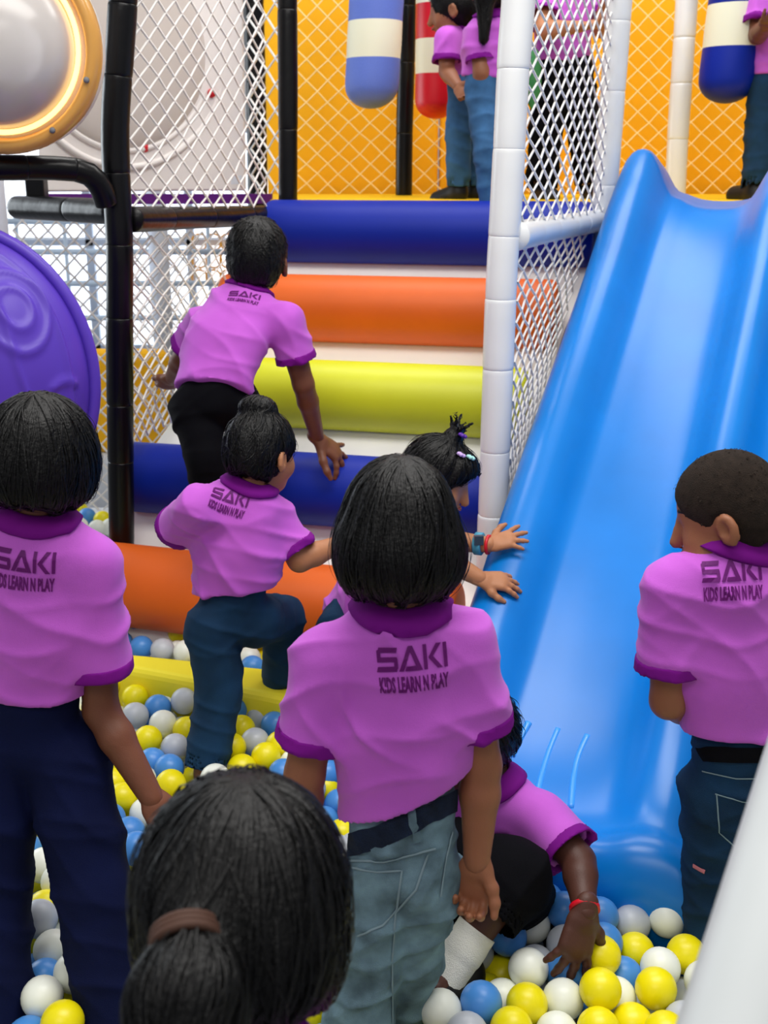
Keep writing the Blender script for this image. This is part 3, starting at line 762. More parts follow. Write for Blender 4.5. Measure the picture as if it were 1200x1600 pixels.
def hair_vol(kind, h):
    V = Vol((-.16, -.19, -.30), (.16, .16, .22), h)
    e = V.ell
    if kind == 'bob':
        e((0, -.012, .016), (.081, .100, .096), k=.01); e((0, -.03, -.036), (.091, .086, .072), k=.03)
        e((.055, .0, -.038), (.036, .06, .055), k=.03); e((-.055, .0, -.038), (.036, .06, .055), k=.03)
        V.plane((0, 0, -.094), unit((0, .10, -1)))
        V.cone((0, .115, -.02), (0, .115, -.2), .072, .075, .01, op='s'); V.cone((0, .03, -.06), (0, .05, -.25), .052, .06, .015, op='s')
    elif kind == 'bowl':
        e((0, -.012, .018), (.086, .100, .092), k=.01); e((0, -.035, -.03), (.080, .074, .075), k=.03)
        e((.054, .015, -.02), (.032, .055, .06), k=.025); e((-.054, .015, -.02), (.032, .055, .06), k=.025)
        V.plane((0, -.03, -.088), unit((0, -.25, -1)))
        V.cone((0, .115, -.02), (0, .115, -.2), .072, .075, .01, op='s'); V.cone((0, .05, -.05), (0, .07, -.2), .055, .06, .015, op='s')
    elif kind in ('short', 'buzz', 'messy', 'knot', 'top'):
        g = {'short': .010, 'buzz': .004, 'messy': .015, 'knot': .009, 'top': .008}[kind]
        e((0, -.010, .020), (.071+g, .086+g, .080+g), k=.01); e((0, -.04, -.02), (.058+g*.7, .055+g*.6, .065), k=.03)
        if kind in ('top', 'messy'): e((0, .045, .045), (.062, .05, .045), k=.02)
        V.cone((0, .125, -.015), (0, .125, -.2), .075, .08, .012, op='s'); V.cone((0, .06, -.04), (0, .06, -.2), .066, .07, .012, op='s')
        for s_ in (-1, 1): V.ell((s_*.085, .002, -.03), (.03, .026, .034), k=.01, op='s')
        V.plane((0, -.03, -.072), unit((0, -.3, -1)))
        if kind == 'knot': e((-.005, -.02, .108), (.05, .045, .034), k=.012); V.cone((-.01, -.01, .13), (-.03, .0, .158), .006, .002, .006)
        if kind == 'top':
            e((0, -.01, .112), (.026, .026, .022), k=.01)
            for a in range(9):
                t = a*2*math.pi/9; V.cone((0, -.01, .12), (.03*math.cos(t), -.01+.03*math.sin(t), .145+.012*(a % 3)), .008, .0025, .006)
    elif kind == 'pony':
        e((0, -.006, .018), (.090, .105, .095), k=.01); e((0, -.03, -.03), (.083, .082, .085), k=.03)
        e((.06, .03, -.03), (.036, .05, .075), k=.03); e((-.06, .03, -.03), (.036, .05, .075), k=.03)
        V.cone((-.045, -.065, .0), (-.062, -.104, -.014), .05, .019, .02); e((.072, .045, -.045), (.034, .045, .08), k=.03)
        V.cone((-.062, -.104, -.014), (-.064, -.122, -.05), .018, .042, .012); V.cone((-.064, -.122, -.05), (-.058, -.126, -.15), .042, .048, .02); V.cone((-.058, -.126, -.15), (-.05, -.11, -.28), .048, .012, .03)
        V.cone((0, .12, -.02), (0, .12, -.2), .07, .075, .01, op='s')
        V.ell((.098, -.030, -.048), (.046, .042, .050), k=.008, op='s')
    elif kind == 'tail':
        e((0, -.010, .020), (.079, .094, .088), k=.01); e((0, -.04, -.02), (.066, .062, .07), k=.03)
        V.cone((0, -.09, .0), (0, -.13, -.05), .022, .035, .02); V.cone((0, -.13, -.05), (0, -.12, -.2), .035, .018, .03)
        V.cone((0, .125, -.0), (0, .125, -.2), .075, .08, .012, op='s')
    return V

def person(label, J, head, fr, hair, skin='m', pants=None, s=1.0, h=.006, nstr=700, sleeve=.68, hands=None, prt=None, hem=None,
           shirt_r=(.098, .106), flat=.74, leg_r=(.062, .053, .048), feet=True, shoes=False, fold_dirs=None, hair_mat=None, seed=1, hscale=1.0, hemdrop=.02, foldamp=.0048, legfold=.0038, waist_clip=None, collar=True):
    T = thing('person', label, 'person'); J = {k: np.asarray(v, float) for k, v in J.items()}
    fr = unit(fr); spine = unit(J['neck']-J['pel'])
    fr = unit(fr-spine*np.dot(fr, spine)); hands = hands or {}
    hc, hf, hu = head; R = frame(hf, hu); hs = s*hscale
    H = lambda x, y, z: hc+R@(A(x, y, z)*hs)
    # ---------------- body: one continuous skin surface
    allp = np.array(list(J.values())+[hc]); lo = allp.min(0)-.14; hi = allp.max(0)+.14
    B = Vol(lo, hi, h); mid = J.get('mid', J['pel']*.5+J['neck']*.5)
    B.cone(J['pel'], mid, .072*s, .075*s, .03, fr, flat); B.cone(mid, J['neck']-spine*.04*s, .075*s, .07*s, .03, fr, flat)
    B.cone(J['neck']-spine*.03*s, H(0, -.018, -.045), .033*s, .032*s, .018)
    for S_ in 'LR':
        B.cone(J['neck']-spine*.03*s, J['s'+S_], .035*s, .036*s, .03); B.cone(J['s'+S_], J['e'+S_], .036*s, .0295*s, .012)
        q1 = J['e'+S_]*.7+J['w'+S_]*.3; B.cone(J['e'+S_], q1, .0295*s, .0295*s, .01); B.cone(q1, J['w'+S_], .0295*s, .020*s, .01)
        B.cone(J['h'+S_], J['k'+S_], .055*s, .042*s, .02); B.cone(J['k'+S_], J['a'+S_], .040*s, .027*s, .012)
        if feet:
            tv_ = J.get('t'+S_, J['a'+S_]+fr*.10*s+A(0, 0, -.025)); B.cone(J['a'+S_], J['a'+S_]-A(0, 0, .02), .027*s, .028*s, .012); B.cone(J['a'+S_]-A(0, 0, .02), tv_, .027*s, .020*s, .015)
    # head with brow, nose, cheeks, chin and ears
    B.ell(H(0, -.010, .020), A(.070, .086, .080)*hs, R, .01); B.ell(H(0, .028, -.030), A(.056, .054, .068)*hs, R, .025)
    B.ell(H(0, .058, -.078), A(.024, .022, .020)*hs, R, .02)
    for s_ in (-1, 1):
        B.ell(H(s_*.032, .055, -.035), A(.024, .022, .024)*hs, R, .015)
        B.ell(H(s_*.029, .083, -.002), A(.014, .010, .010)*hs, R, .008, 's')
        B.ell(H(s_*.074, -.006, -.022), A(.010, .020, .030)*hs, R@frame((-.35*s_, 1, 0), (0, 0, 1)), .006)
        B.ell(H(s_*.079, -.001, -.020), A(.006, .009, .015)*hs, R, .004, 's')
    B.cone(H(0, .080, .004), H(0, .098, -.030), .007*hs, .0115*hs, .010)
    B.ell(H(0, .084, -.052), A(.017, .008, .009)*hs, R, .006)
    parts = [B.mesh()]; parts[0] = (laplace(*parts[0], 1, .4), parts[0][1])
    for S_ in 'LR':
        hd = hands.get(S_)
        if hd is False: continue
        fa = unit(J['w'+S_]-J['e'+S_]); sg_ = 1
        hd = dict(hd or {}); dr = hd.pop('d', fa); bn = hd.pop('n', np.cross(fa, fr) if abs(np.dot(fa, fr)) < .9 else A(0, 0, 1))
        th = hd.pop('thumb', 1); sc_ = hd.pop('sc', 1.0)
        parts.append(hand_mesh(J['w'+S_], dr, bn, th, s*sc_, **hd))
    bv_, bf_ = merge(parts)
    mesh_obj('body', bv_, bf_, M_SKINS[skin], T)
    # face details
    for s_ in (-1, 1):
        c = H(s_*.028, .0595, -.003); rr = .0125*hs
        for nm, rad, off, mm in (('eye', rr, 0, M_EYEW), ('iris', rr*.56, .0068*hs, M_EYEB)):
            v = []; f = []
            for i in range(7):
                for j in range(10):
                    a, b = math.pi*i/6, 2*math.pi*j/10
                    v.append(c+R@A(rad*math.sin(a)*math.cos(b), off+rad*math.cos(a)*(1 if nm == 'eye' else .75), rad*math.sin(a)*math.sin(b)*(.62 if nm == 'eye' else 1)))
            for i in range(6):
                for j in range(10): f.append((i*10+j, i*10+(j+1) % 10, (i+1)*10+(j+1) % 10, (i+1)*10+j))
            mesh_obj(nm, v, f, mm, T)
        mesh_obj('eyebrow', *tube([H(s_*.014, .073, .020), H(s_*.028, .0695, .025), H(s_*.045, .057, .021)], [.003, .0036, .002], 6), M_HAIR, T)
    mesh_obj('lips', *tube([H(-.019, .084, -.053), H(-.008, .0915, -.050), H(0, .092, -.052), H(.008, .0915, -.050), H(.019, .084, -.053)], [.001, .0036, .0045, .0036, .001], 6), M_LIP, T)
    # ---------------- hair
    hv, hf_ = hair_vol(hair, .0055).mesh(); hv = laplace(hv, hf_, 1, .5)
    hn = vnormals(hv, hf_)
    r_ = np.random.default_rng(seed); lump = np.zeros(len(hv))
    for i in range(5): lump += np.sin(np.arctan2(hv[:, 0], -hv[:, 1]-.001)*r_.integers(5, 19)+hv[:, 2]*r_.normal()*25+r_.uniform(0, 6))
    if hair not in ('buzz',): hv = hv+hn*(lump*.0007)[:, None]
    crown = A(0, -.035, .115) if hair not in ('knot', 'top') else A(0, -.01, .13)
    ps = [(hv, hf_)]
    if nstr:
        par = dict(bob=(.011, 16, .55), bowl=(.010, 14, .5), short=(.006, 4, .2), buzz=(.002, 3, .1), messy=(.008, 6, .3), knot=(.009, 8, -.3), top=(.009, 8, -.2), pony=(.011, 12, .25), tail=(.010, 10, .2))[hair]
        sv, sf = strands(hv, hf_, crown, nstr, par[0], par[1], par[2], seed, lift=.0012 if hair == 'buzz' else .003, stray=.22 if hair in ('pony', 'messy', 'top') else .1)
        if len(sv): ps.append((sv, sf))
    hv, hf_ = merge(ps); hv = hc+(hv*hs)@R.T
    ho = mesh_obj('hair', hv, hf_, hair_mat or (M_BUZZ if hair == 'buzz' else M_HAIR), T)
    # ---------------- shirt
    Vs = Vol(lo, hi, h); r0, r1 = shirt_r; r0 *= s; r1 *= s
    lw = unit(np.cross(spine, fr))
    low = J['pel']-spine*.03*s
    Vs.cone(low, mid, r0*1.02, r0, .03, fr, flat); Vs.cone(mid, J['neck']-spine*.075*s, r0, r1*.95, .04, fr, flat)
    if hem is None: hp, hn_ = J['pel']-spine*hemdrop, -spine
    else:
        dv = unit(hem[1]-hem[0]); hp = (hem[0]+hem[1])/2; hn_ = unit(np.cross(dv, fr)); hn_ = hn_ if np.dot(hn_, spine) < 0 else -hn_
    Vs.plane(hp, hn_)
    for S_ in 'LR':
        Vs.cone(J['neck']-spine*.045*s, J['s'+S_]-spine*.008, .044*s, .044*s, .035, fr, .9)
    Vs.cone(J['neck']-spine*.055*s, J['neck']-spine*.014*s, .048*s, .036*s, .025)
    slv = {}
    for S_ in 'LR':
        ax = unit(J['e'+S_]-J['s'+S_]); L = np.linalg.norm(J['e'+S_]-J['s'+S_])*sleeve; en = J['s'+S_]+ax*L
        slv[S_] = (ax, en); Vs.cone(J['s'+S_], en+ax*.05, .046*s, .060*s, .028, clip=(en-ax*.010, ax), hollow=.014)
    sv, sf = Vs.mesh(); sv = laplace(sv, sf, 1, .5); sn = vnormals(sv, sf)
    fd = fold_dirs or [spine*.8+lw*.5, spine*.8-lw*.5, spine]
    dsp = lambda p: folds(p, seed+50, foldamp, fd, 70)
    sv = sv+sn*dsp(sv)[:, None]
    sh = mesh_obj('shirt', sv, sf, M_SHIRT, T)
    bvs = BVHTree.FromPolygons([tuple(p) for p in sv], [tuple(q) for q in sf])
    for S_ in 'LR':
        ax, en = slv[S_]; Vc = Vol(en-.11, en+.11, min(h, .005)); a0 = J['s'+S_]
        L0 = np.linalg.norm(en+ax*.05-a0)
        Vc.cone(a0, en+ax*.05, .046*s+.0022, .060*s+.0022, .0, clip=(en+ax*.003, ax), hollow=.011)
        Vc.plane(en-ax*.021*s, -ax)
        cv, cf = Vc.mesh(); cn = vnormals(cv, cf); cv = cv+cn*dsp(cv)[:, None]*.8
        mesh_obj('cuff', cv, cf, M_TRIM, sh)
    if collar:
        nu = unit(H(0, -.018, -.045)-J['neck']+spine*.03); nb = J['neck']-spine*.006*s; v = []; f = []; n = 32
        ex = unit(np.cross(nu, fr)); ey = np.cross(ex, nu) if np.dot(np.cross(ex, nu), fr) > 0 else -np.cross(ex, nu)
        for k, (rad, hh) in enumerate(((.040, .010), (.040, .030), (.044, .033), (.048, .029), (.055, .012), (.060, .000), (.058, -.004), (.050, .004))):
            for j in range(n):
                a = 2*math.pi*j/n; front = max(0, math.sin(a))**2
                p = nb+s*((rad+(.006 if k > 3 else 0)*abs(math.cos(a)))*(math.cos(a)*ex+.92*math.sin(a)*ey)+(hh-.016*front)*nu)
                if k in (3, 4, 5, 6):
                    loc, nm, ix, ds = bvs.find_nearest(Vector(p)); nm = A(*nm); dd = np.dot(p-A(*loc), nm)
                    if dd < .007: p = A(*loc)+nm*(.0085 if k < 6 else .0015)
                    elif dd > .012: p = p-nm*(dd-.009)*.8
                v.append(p)
        for k in range(7):
            for j in range(n): f.append((k*n+j, k*n+(j+1) % n, (k+1)*n+(j+1) % n, (k+1)*n+j))
        mesh_obj('collar', v, f, M_TRIM, sh)
    if prt: project_print(bvs, *prt[:4], sh, prt[4])
    # ---------------- trousers
    pm = pants or M_NAVY; Vp = Vol(lo, hi, h)
    up_ = J['pel']+spine*.055*s
    Vp.cone(J['pel']-spine*.01, up_, .080*s, .083*s, .03, fr, .80)
    for S_ in 'LR':
        hp2 = J['h'+S_]; kn = J['k'+S_]; an = J.get('p'+S_, J['a'+S_])
        Vp.cone(hp2*.6+J['pel']*.4, hp2, .066*s, leg_r[0]*1.02*s, .02); Vp.cone(hp2, kn, leg_r[0]*s, leg_r[1]*s, .008)
        ax = unit(an-kn); en = an-ax*.0
        Vp.cone(kn, an+ax*.03, leg_r[1]*s, leg_r[2]*s, .015, clip=(an, ax), hollow=.006)
    if waist_clip is not None: Vp.plane(*waist_clip)
    pv, pf = Vp.mesh(); pv = laplace(pv, pf, 1, .5); pn = vnormals(pv, pf)
    pv = pv+pn*folds(pv, seed+90, legfold, [A(.3, .2, 1), A(-.3, .2, 1)], 75)[:, None]
    po = mesh_obj('trousers', pv, pf, pm, T)
    if shoes:
        for S_ in 'LR':
            a_ = J['a'+S_]; tv_ = J.get('t'+S_, a_+fr*.10*s+A(0, 0, -.025)); Vf = Vol(np.minimum(a_, tv_)-.09, np.maximum(a_, tv_)+.09, .006)
            Vf.cone(a_-A(0, 0, .0), a_-A(0, 0, .024), .034*s, .038*s, .012); Vf.cone(a_-A(0, 0, .022), tv_, .037*s, .033*s, .015)
            mesh_obj('shoe', *Vf.mesh(), M_SHOE, T)
    bvp = BVHTree.FromPolygons([tuple(p) for p in pv], [tuple(q) for q in pf])
    for S_ in 'LR': LEGS.append((J['k'+S_], J['a'+S_], leg_r[2]*1.05*s))
    return dict(T=T, shirt=sh, trousers=po, bvs=bvs, bvp=bvp, H=H, R=R, hair=ho, J=J, fr=fr, spine=spine, s=s)
def px(d, **k):
    """joints from what the photo shows: name=(x, y[, distance])"""
    return {n: P(v[0], v[1], v[2] if len(v) > 2 else d) for n, v in k.items()}


def on_obj(o, px_, py_, off=0.0):
    bv = BVHTree.FromPolygons([tuple(v.co) for v in o.data.vertices], [tuple(p.vertices) for p in o.data.polygons])
    o_ = Vector((0, 0, CAMZ)); h = bv.ray_cast(o_, (Vector(P(px_, py_, 1.0))-o_).normalized())
    n = A(*h[1]); n = n if np.dot(n, A(*P(px_, py_, 1))-A(0, 0, CAMZ)) < 0 else -n
    return A(*h[0])+n*off
def ring_on(T, name, a, b, t, r, w_, m, lab=None):
    """band worn round a limb between joints a and b at fraction t"""
    c = a+(b-a)*t; ax = unit(b-a); o = mesh_obj(name, *tube([c-ax*w_*.5, c-ax*w_*.42, c+ax*w_*.42, c+ax*w_*.5], [r*.9, r, r, r*.9], 20), m, T)
    if lab: o['label'] = lab
    return o

# --- child in the middle, back to us
hl = P(545, 1312, 1.42), P(702, 1246, 1.42)
pc = person('child with a glossy black bob and washed grey jeans standing in the middle, back turned',
  px(1.5, neck=(632, 950, 1.50), pel=(628, 1318, 1.50), sL=(510, 1030), sR=(724, 1004), eL=(476, 1210), eR=(752, 1195), wL=(470, 1330, 1.56), wR=(745, 1345, 1.48),
     hL=(590, 1375), hR=(662, 1365), kL=(562, 1580, 1.48), kR=(622, 1570, 1.56), aL=(556, 1800, 1.44), aR=(618, 1790, 1.54)),
  (P(620, 826, 1.50), A(-.28, 1, -.20), A(0.0, .2, 1)), A(.12, 1, -.05), 'bob', 'm', M_DENIML, s=1.02, h=.005, nstr=1500, prt=(646, 1052, 5, .098, 1.0), hem=hl, seed=3,
  hands=dict(R=dict(n=A(.25, .9, -.1), thumb=1, curl=.75, tcurl=.5, d=A(-.12, .05, -1))), sleeve=.68, hscale=.92, legfold=.007)
tr, bvp = pc['trousers'], pc['bvp']
wb = mesh_obj('waistband', *ribbon_on(bvp, [(540, 1322), (590, 1308), (650, 1280), (712, 1250)], .017, .003), M_DENIMN, tr)
mesh_obj('belt_loop', *ribbon_on(bvp, [(642, 1262), (650, 1312)], .006, .007), M_DENIML, tr)
for pts in ([(548, 1356), (590, 1362), (628, 1360), (620, 1420), (598, 1446), (560, 1462)], [(545, 1345), (600, 1346), (680, 1326)], [(668, 1334), (650, 1390), (618, 1425), (612, 1500), (612, 1598)], [(706, 1300), (694, 1352), (688, 1400)]):
    mesh_obj('stitched_seam', *ribbon_on(bvp, pts, .0016, .002), M_STITCH, tr)

# --- child on the left, back to us
pl_ = person('child with black bowl-cut hair and navy trousers at the left edge, back turned',
  px(1.70, neck=(52, 806, 1.70), pel=(48, 1135, 1.70), sL=(-55, 880), sR=(142, 880), eL=(-100, 1090), eR=(158, 1110), wL=(-90, 1250), wR=(238, 1248, 1.645),
     hL=(-2, 1180), hR=(102, 1180), kL=(-12, 1400, 1.64), kR=(146, 1390, 1.62), aL=(2, 1720, 1.50), aR=(190, 1690, 1.50)),
  (P(68, 712, 1.70), A(.42, 1, -.18), A(0.05, .15, 1)), A(.1, 1, -.05), 'bowl', 'd', M_NAVY, s=1.0, h=.0055, nstr=1300, prt=(36, 897, -7, .095, 1.0), seed=12,
  hands=dict(R=dict(n=A(.5, -.8, .3), thumb=-1, curl=.4)), sleeve=.72, hscale=.91, hem=(P(-60, 1098, 1.63), P(135, 1112, 1.63)), leg_r=(.074, .064, .056), foldamp=.0036)
# --- boy on the right
pr = person('boy with close-cropped hair, plum collar and black belt standing beside the slide at the right',
  px(1.76, neck=(1140, 856, 1.76), pel=(1158, 1190, 1.76), sL=(1050, 915, 1.74), sR=(1238, 910, 1.80), eL=(1044, 1095, 1.74), eR=(1268, 1090, 1.85), wL=(1110, 1120, 1.90), wR=(1225, 1130, 1.98),
     hL=(1125, 1235), hR=(1200, 1235), kL=(1122, 1390, 1.76), kR=(1200, 1400, 1.80), aL=(1112, 1590, 1.70), aR=(1195, 1600, 1.75)),
  (P(1134, 798, 1.78), A(-.92, .36, -.42), A(-.25, .2, 1)), A(-.25, 1, -.05), 'buzz', 'm', M_DENIMD, s=1.04, h=.0055, nstr=500, prt=(1146, 912, 3, .096, 1.0), seed=23,
  hands=dict(L=dict(curl=.6), R=dict(curl=.6)), sleeve=.70, hscale=.93, hem=(P(1075, 1168, 1.68), P(1215, 1166, 1.68)), leg_r=(.068, .060, .055))
mesh_obj('belt', *ribbon_on(pr['bvp'], [(1096, 1176), (1150, 1178), (1200, 1178), (1240, 1176)], .014, .006), M_BLACKC, pr['trousers'])
for pts in ([(1118, 1240), (1160, 1252), (1200, 1256)], [(1120, 1240), (1124, 1300), (1150, 1325)], [(1098, 1205), (1150, 1216), (1205, 1216)]):
    mesh_obj('stitched_seam', *ribbon_on(pr['bvp'], pts, .0012, .002), M_STITCH, pr['trousers'])
M_PINK = mat('pink_threads', (196, 120, 130), .8, .2)
mesh_obj('ripped_patch', *ribbon_on(pr['bvp'], [(1084, 1352), (1094, 1358), (1102, 1362)], .004, .002), M_PINK, pr['trousers'])
# --- girl in the foreground, only her head in view
hcG = P(378, 1392, .88)
nG = hcG+A(-.012, -.035, -.135)
pg = person('girl with a low black ponytail in the foreground, head turned down and away',
  dict(neck=nG, pel=nG+A(-.01, .02, -.36), sL=nG+A(-.100, .0, -.075), sR=nG+A(.100, .01, -.075), eL=nG+A(-.14, .01, -.23), eR=nG+A(.135, .03, -.23), wL=nG+A(-.13, .1, -.37), wR=nG+A(.12, .12, -.37),
       hL=nG+A(-.055, .02, -.39), hR=nG+A(.045, .02, -.39), kL=nG+A(-.06, .05, -.56), kR=nG+A(.05, .05, -.56), aL=nG+A(-.06, .03, -.72), aR=nG+A(.05, .03, -.72)),
  (hcG, A(-.27, .9, -.40), A(0, .35, 1)), A(.15, 1, 0), 'pony', 'd', M_NAVY, s=.95, h=.0065, nstr=4200, seed=31, hair_mat=M_HAIR, hscale=1.02)
tc = pg['H'](-.062, -.102, -.010); td = unit(pg['R']@A(-.05, -.75, -.65)); e1 = pg['R'][:, 0]; e2 = np.cross(td, e1)
for k in range(3):
    mesh_obj('hair_tie', *tube([tc+td*.005*k+.0265*(math.cos(a)*e1+math.sin(a)*e2) for a in np.linspace(0, 2*math.pi, 25)[:-1]], .0042, 8, closed=True), mat('brown_hair_tie', (70, 46, 36), .7, .3), pg['hair'])
mesh_obj('earring', *tube([pg['H'](.080, .0, -.055)+.007*A(math.cos(a), .3*math.cos(a), math.sin(a)) for a in np.linspace(0, 2*math.pi, 13)[:-1]], .0016, 6, closed=True), mat('gold', (212, 170, 90), .25, .6, metal=1), pg['T'])

# --- boy climbing the stair
r4 = bpy.data.objects['padded_roll.003']
wB = on_obj(r4, 506, 722, .03)+A(-.012, -.03, .055)
pb1 = person('boy with short black hair and black trousers leaning forward to climb the stair',
  dict(px(3.0, neck=(386, 455, 3.14), pel=(332, 612, 2.98), mid=(352, 535, 3.04), sL=(318, 505, 3.20), sR=(446, 500, 3.06), eL=(285, 560, 3.30), eR=(474, 600, 3.08), wL=(268, 590, 3.40),
     hL=(305, 640, 2.98), hR=(368, 630, 3.0), kL=(322, 715, 2.92), kR=(400, 690, 3.12), aL=(338, 835, 2.96), aR=(395, 790, 3.12)), wR=wB),
  (P(403, 402, 3.16), A(.12, .95, .12), A(.02, -.1, 1)), A(.25, .85, -.35), 'short', 'd', M_BLACKC, s=1.02, h=.006, nstr=900, prt=(381, 466, -8, .085, .62), seed=41,
  hands=dict(R=dict(d=A(.68, .30, -.62), n=A(.25, -.45, .8), thumb=1, curl=.12, spread=1.9, tcurl=.2, tspread=1.6, curls=[.3, .22, .12, .05], sc=1.22)), hem=(P(262, 578, 2.9), P(402, 600, 2.9)), shirt_r=(.104, .106), collar=True, sleeve=.62, hemdrop=0, leg_r=(.068, .054, .048))
# --- boy with the topknot stepping up
pb2 = person('child with a topknot bun and blue jeans stepping up towards the orange roll',
  px(2.42, neck=(384, 760, 2.44), pel=(362, 948, 2.42), sL=(308, 790, 2.38), sR=(428, 805, 2.46), eL=(270, 832, 2.50), eR=(468, 875, 2.44), wL=(310, 850, 2.66), wR=(545, 845, 2.50),
     hL=(332, 980, 2.40), hR=(398, 968, 2.44), kL=(342, 1085, 2.38), kR=(442, 965, 2.60), aL=(322, 1200, 2.32), aR=(440, 1085, 2.66)),
  (P(410, 706, 2.46), A(.62, .80, -.25), A(.0, .2, 1)), A(.3, 1, -.1), 'knot', 'l', M_DENIMD, s=.94, h=.0055, nstr=900, prt=(356, 788, -16, .082, .95), seed=55,
  hands=dict(R=dict(curl=.5), L=dict(curl=.5)), hem=(P(278, 944, 2.34), P(424, 928, 2.34)), sleeve=.80, hscale=.95, shirt_r=(.106, .108), leg_r=(.068, .058, .054), foldamp=.005)
# --- girl leaning on the slide
hu = on_slide(794, 860, .016); hlw = on_slide(782, 918, .022)
pt = person('girl with clips and a tiny top ponytail leaning sideways, both hands on the slide edge',
  dict(px(2.6, neck=(650, 806, 2.60), pel=(548, 965, 2.66), sL=(672, 835, 2.72), sR=(632, 860, 2.50), hL=(565, 1000, 2.74), hR=(530, 985, 2.60), kL=(575, 1095, 2.70), kR=(545, 1085, 2.52), aL=(570, 1180, 2.68), aR=(540, 1180, 2.50)),
     wL=hu+A(-.045, .0, .004), wR=hlw+A(-.045, .01, .004), eL=hu+A(-.19, .06, .0), eR=hlw+A(-.16, .05, .06)),
  (P(684, 744, 2.56), A(.88, -.18, -.42), A(.35, .1, 1)), A(.85, .2, -.4), 'top', 'l', M_DENIMD, s=.96, h=.006, nstr=900, seed=64, sleeve=.8, hscale=.93,
  hands=dict(L=dict(d=A(1, .1, .25), n=A(-.2, -.55, .8), thumb=-1, curl=.12, spread=1.2, tspread=1.3, tcurl=.1, sc=.88), R=dict(d=A(1, .0, -.1), n=A(-.1, -.5, .85), thumb=1, curl=.22, spread=.7, tspread=1.0, sc=.92)))
eW, wW = pt['J']['eL'], pt['J']['wL']
ring_on(pt['T'], 'watch_strap', eW, wW, .84, .0275, .020, mat('teal_strap', (70, 150, 180), .5, .4), 'light blue watch strap')
wc = eW+(wW-eW)*.84+unit(A(-.1, -.8, .6))*.028
mesh_obj('watch_face', *box(wc, .011, .006, .011, .1), mat('dark_watch_face', (40, 60, 80), .2, .6), pt['T'], False)
ring_on(pt['T'], 'thread_bracelet', eW, wW, .99, .024, .007, M_RED, 'red thread bracelet')
for i, (c, m) in enumerate((((.035, .055, .085), mat('mint_clip', (170, 226, 220), .4, .4)), ((.05, .03, .082), mat('lilac_clip', (200, 170, 230), .4, .4)), ((.02, .01, .125), mat('violet_clip', (90, 40, 160), .4, .4)))):
    cN = pt['H'](*c)
    for k in range(5):
        a = k*2*math.pi/5; q = cN+pt['R']@A(.0065*math.cos(a), .0065*math.sin(a), .003)
        v, f = tube([q-A(0, 0, .004), q, q+A(0, 0, .004)], [.003, .006, .003], 8); mesh_obj('hair_clip', v, f, m, pt['hair'])
# --- child squatting at the foot of the slide
pk = person('squatting child with a white sock at the slide foot, hand in the balls',
  px(1.8, neck=(768, 1220, 1.86), pel=(775, 1395, 1.98), sL=(716, 1265, 1.86), sR=(846, 1278, 1.80), eL=(690, 1370, 1.78), eR=(904, 1345, 1.72), wL=(690, 1400, 1.68), wR=(914, 1424, 1.625),
     hL=(745, 1420, 1.95), hR=(815, 1425, 1.92), kL=(712, 1345, 1.76), kR=(798, 1372, 1.70), aL=(700, 1490, 1.84), aR=(702, 1518, 1.62), pR=(755, 1428, 1.655), pL=(702, 1450, 1.83), tR=(680, 1545, 1.58)),
  (P(722, 1150, 1.86), A(-.8, -.25, -.5), A(-.15, -.1, 1)), A(-.45, -.8, -.2), 'messy', 'k', M_BLACKC, s=1.0, h=.0055, nstr=900, seed=77, leg_r=(.072, .072, .066), sleeve=.80,
  hands=dict(R=dict(d=A(-.28, -.35, -.9), n=A(.35, -.85, .35), thumb=-1, curl=.18, spread=1.0, tspread=1.2, sc=1.12)), hem=(P(705, 1400, 1.85), P(870, 1425, 1.85)))
Jk = pk['J']; LEGS.append((Jk['wR'], Jk['wR']+unit(A(-.28, -.35, -.9))*.09, .012)); LEGS.append((Jk['kR']*.4+Jk['aR']*.6, Jk['aR'], .03)); LEGS.append((Jk['aR'], Jk['tR'], .02))
kk, aa = Jk['kR'], Jk['aR']
so_ = mesh_obj('sock', *tube(smoothpath([kk+(aa-kk)*.55, kk+(aa-kk)*.7, kk+(aa-kk)*.85, aa, aa+A(-.02, -.02, -.03)], 4), [.037]*4+[.038]*4+[.036]*4+[.036]*4+[.034], 18), M_SOCK, pk['T'])
Vf = Vol(Jk['aR']-.13, Jk['aR']+.13, .005); Vf.cone(Jk['aR']+A(.03, .03, -.03), Jk['tR']+A(0, 0, -.02), .036, .032, .015); Vf.cone(Jk['aR']+A(.035, .03, .0), Jk['aR']+A(.03, .03, -.03), .022, .03, .012)
mesh_obj('shoe', *Vf.mesh(), M_SHOE, pk['T'])
ring_on(pk['T'], 'thread_bracelet', Jk['eR'], Jk['wR'], .95, .0265, .008, M_RED, 'red thread bracelet')

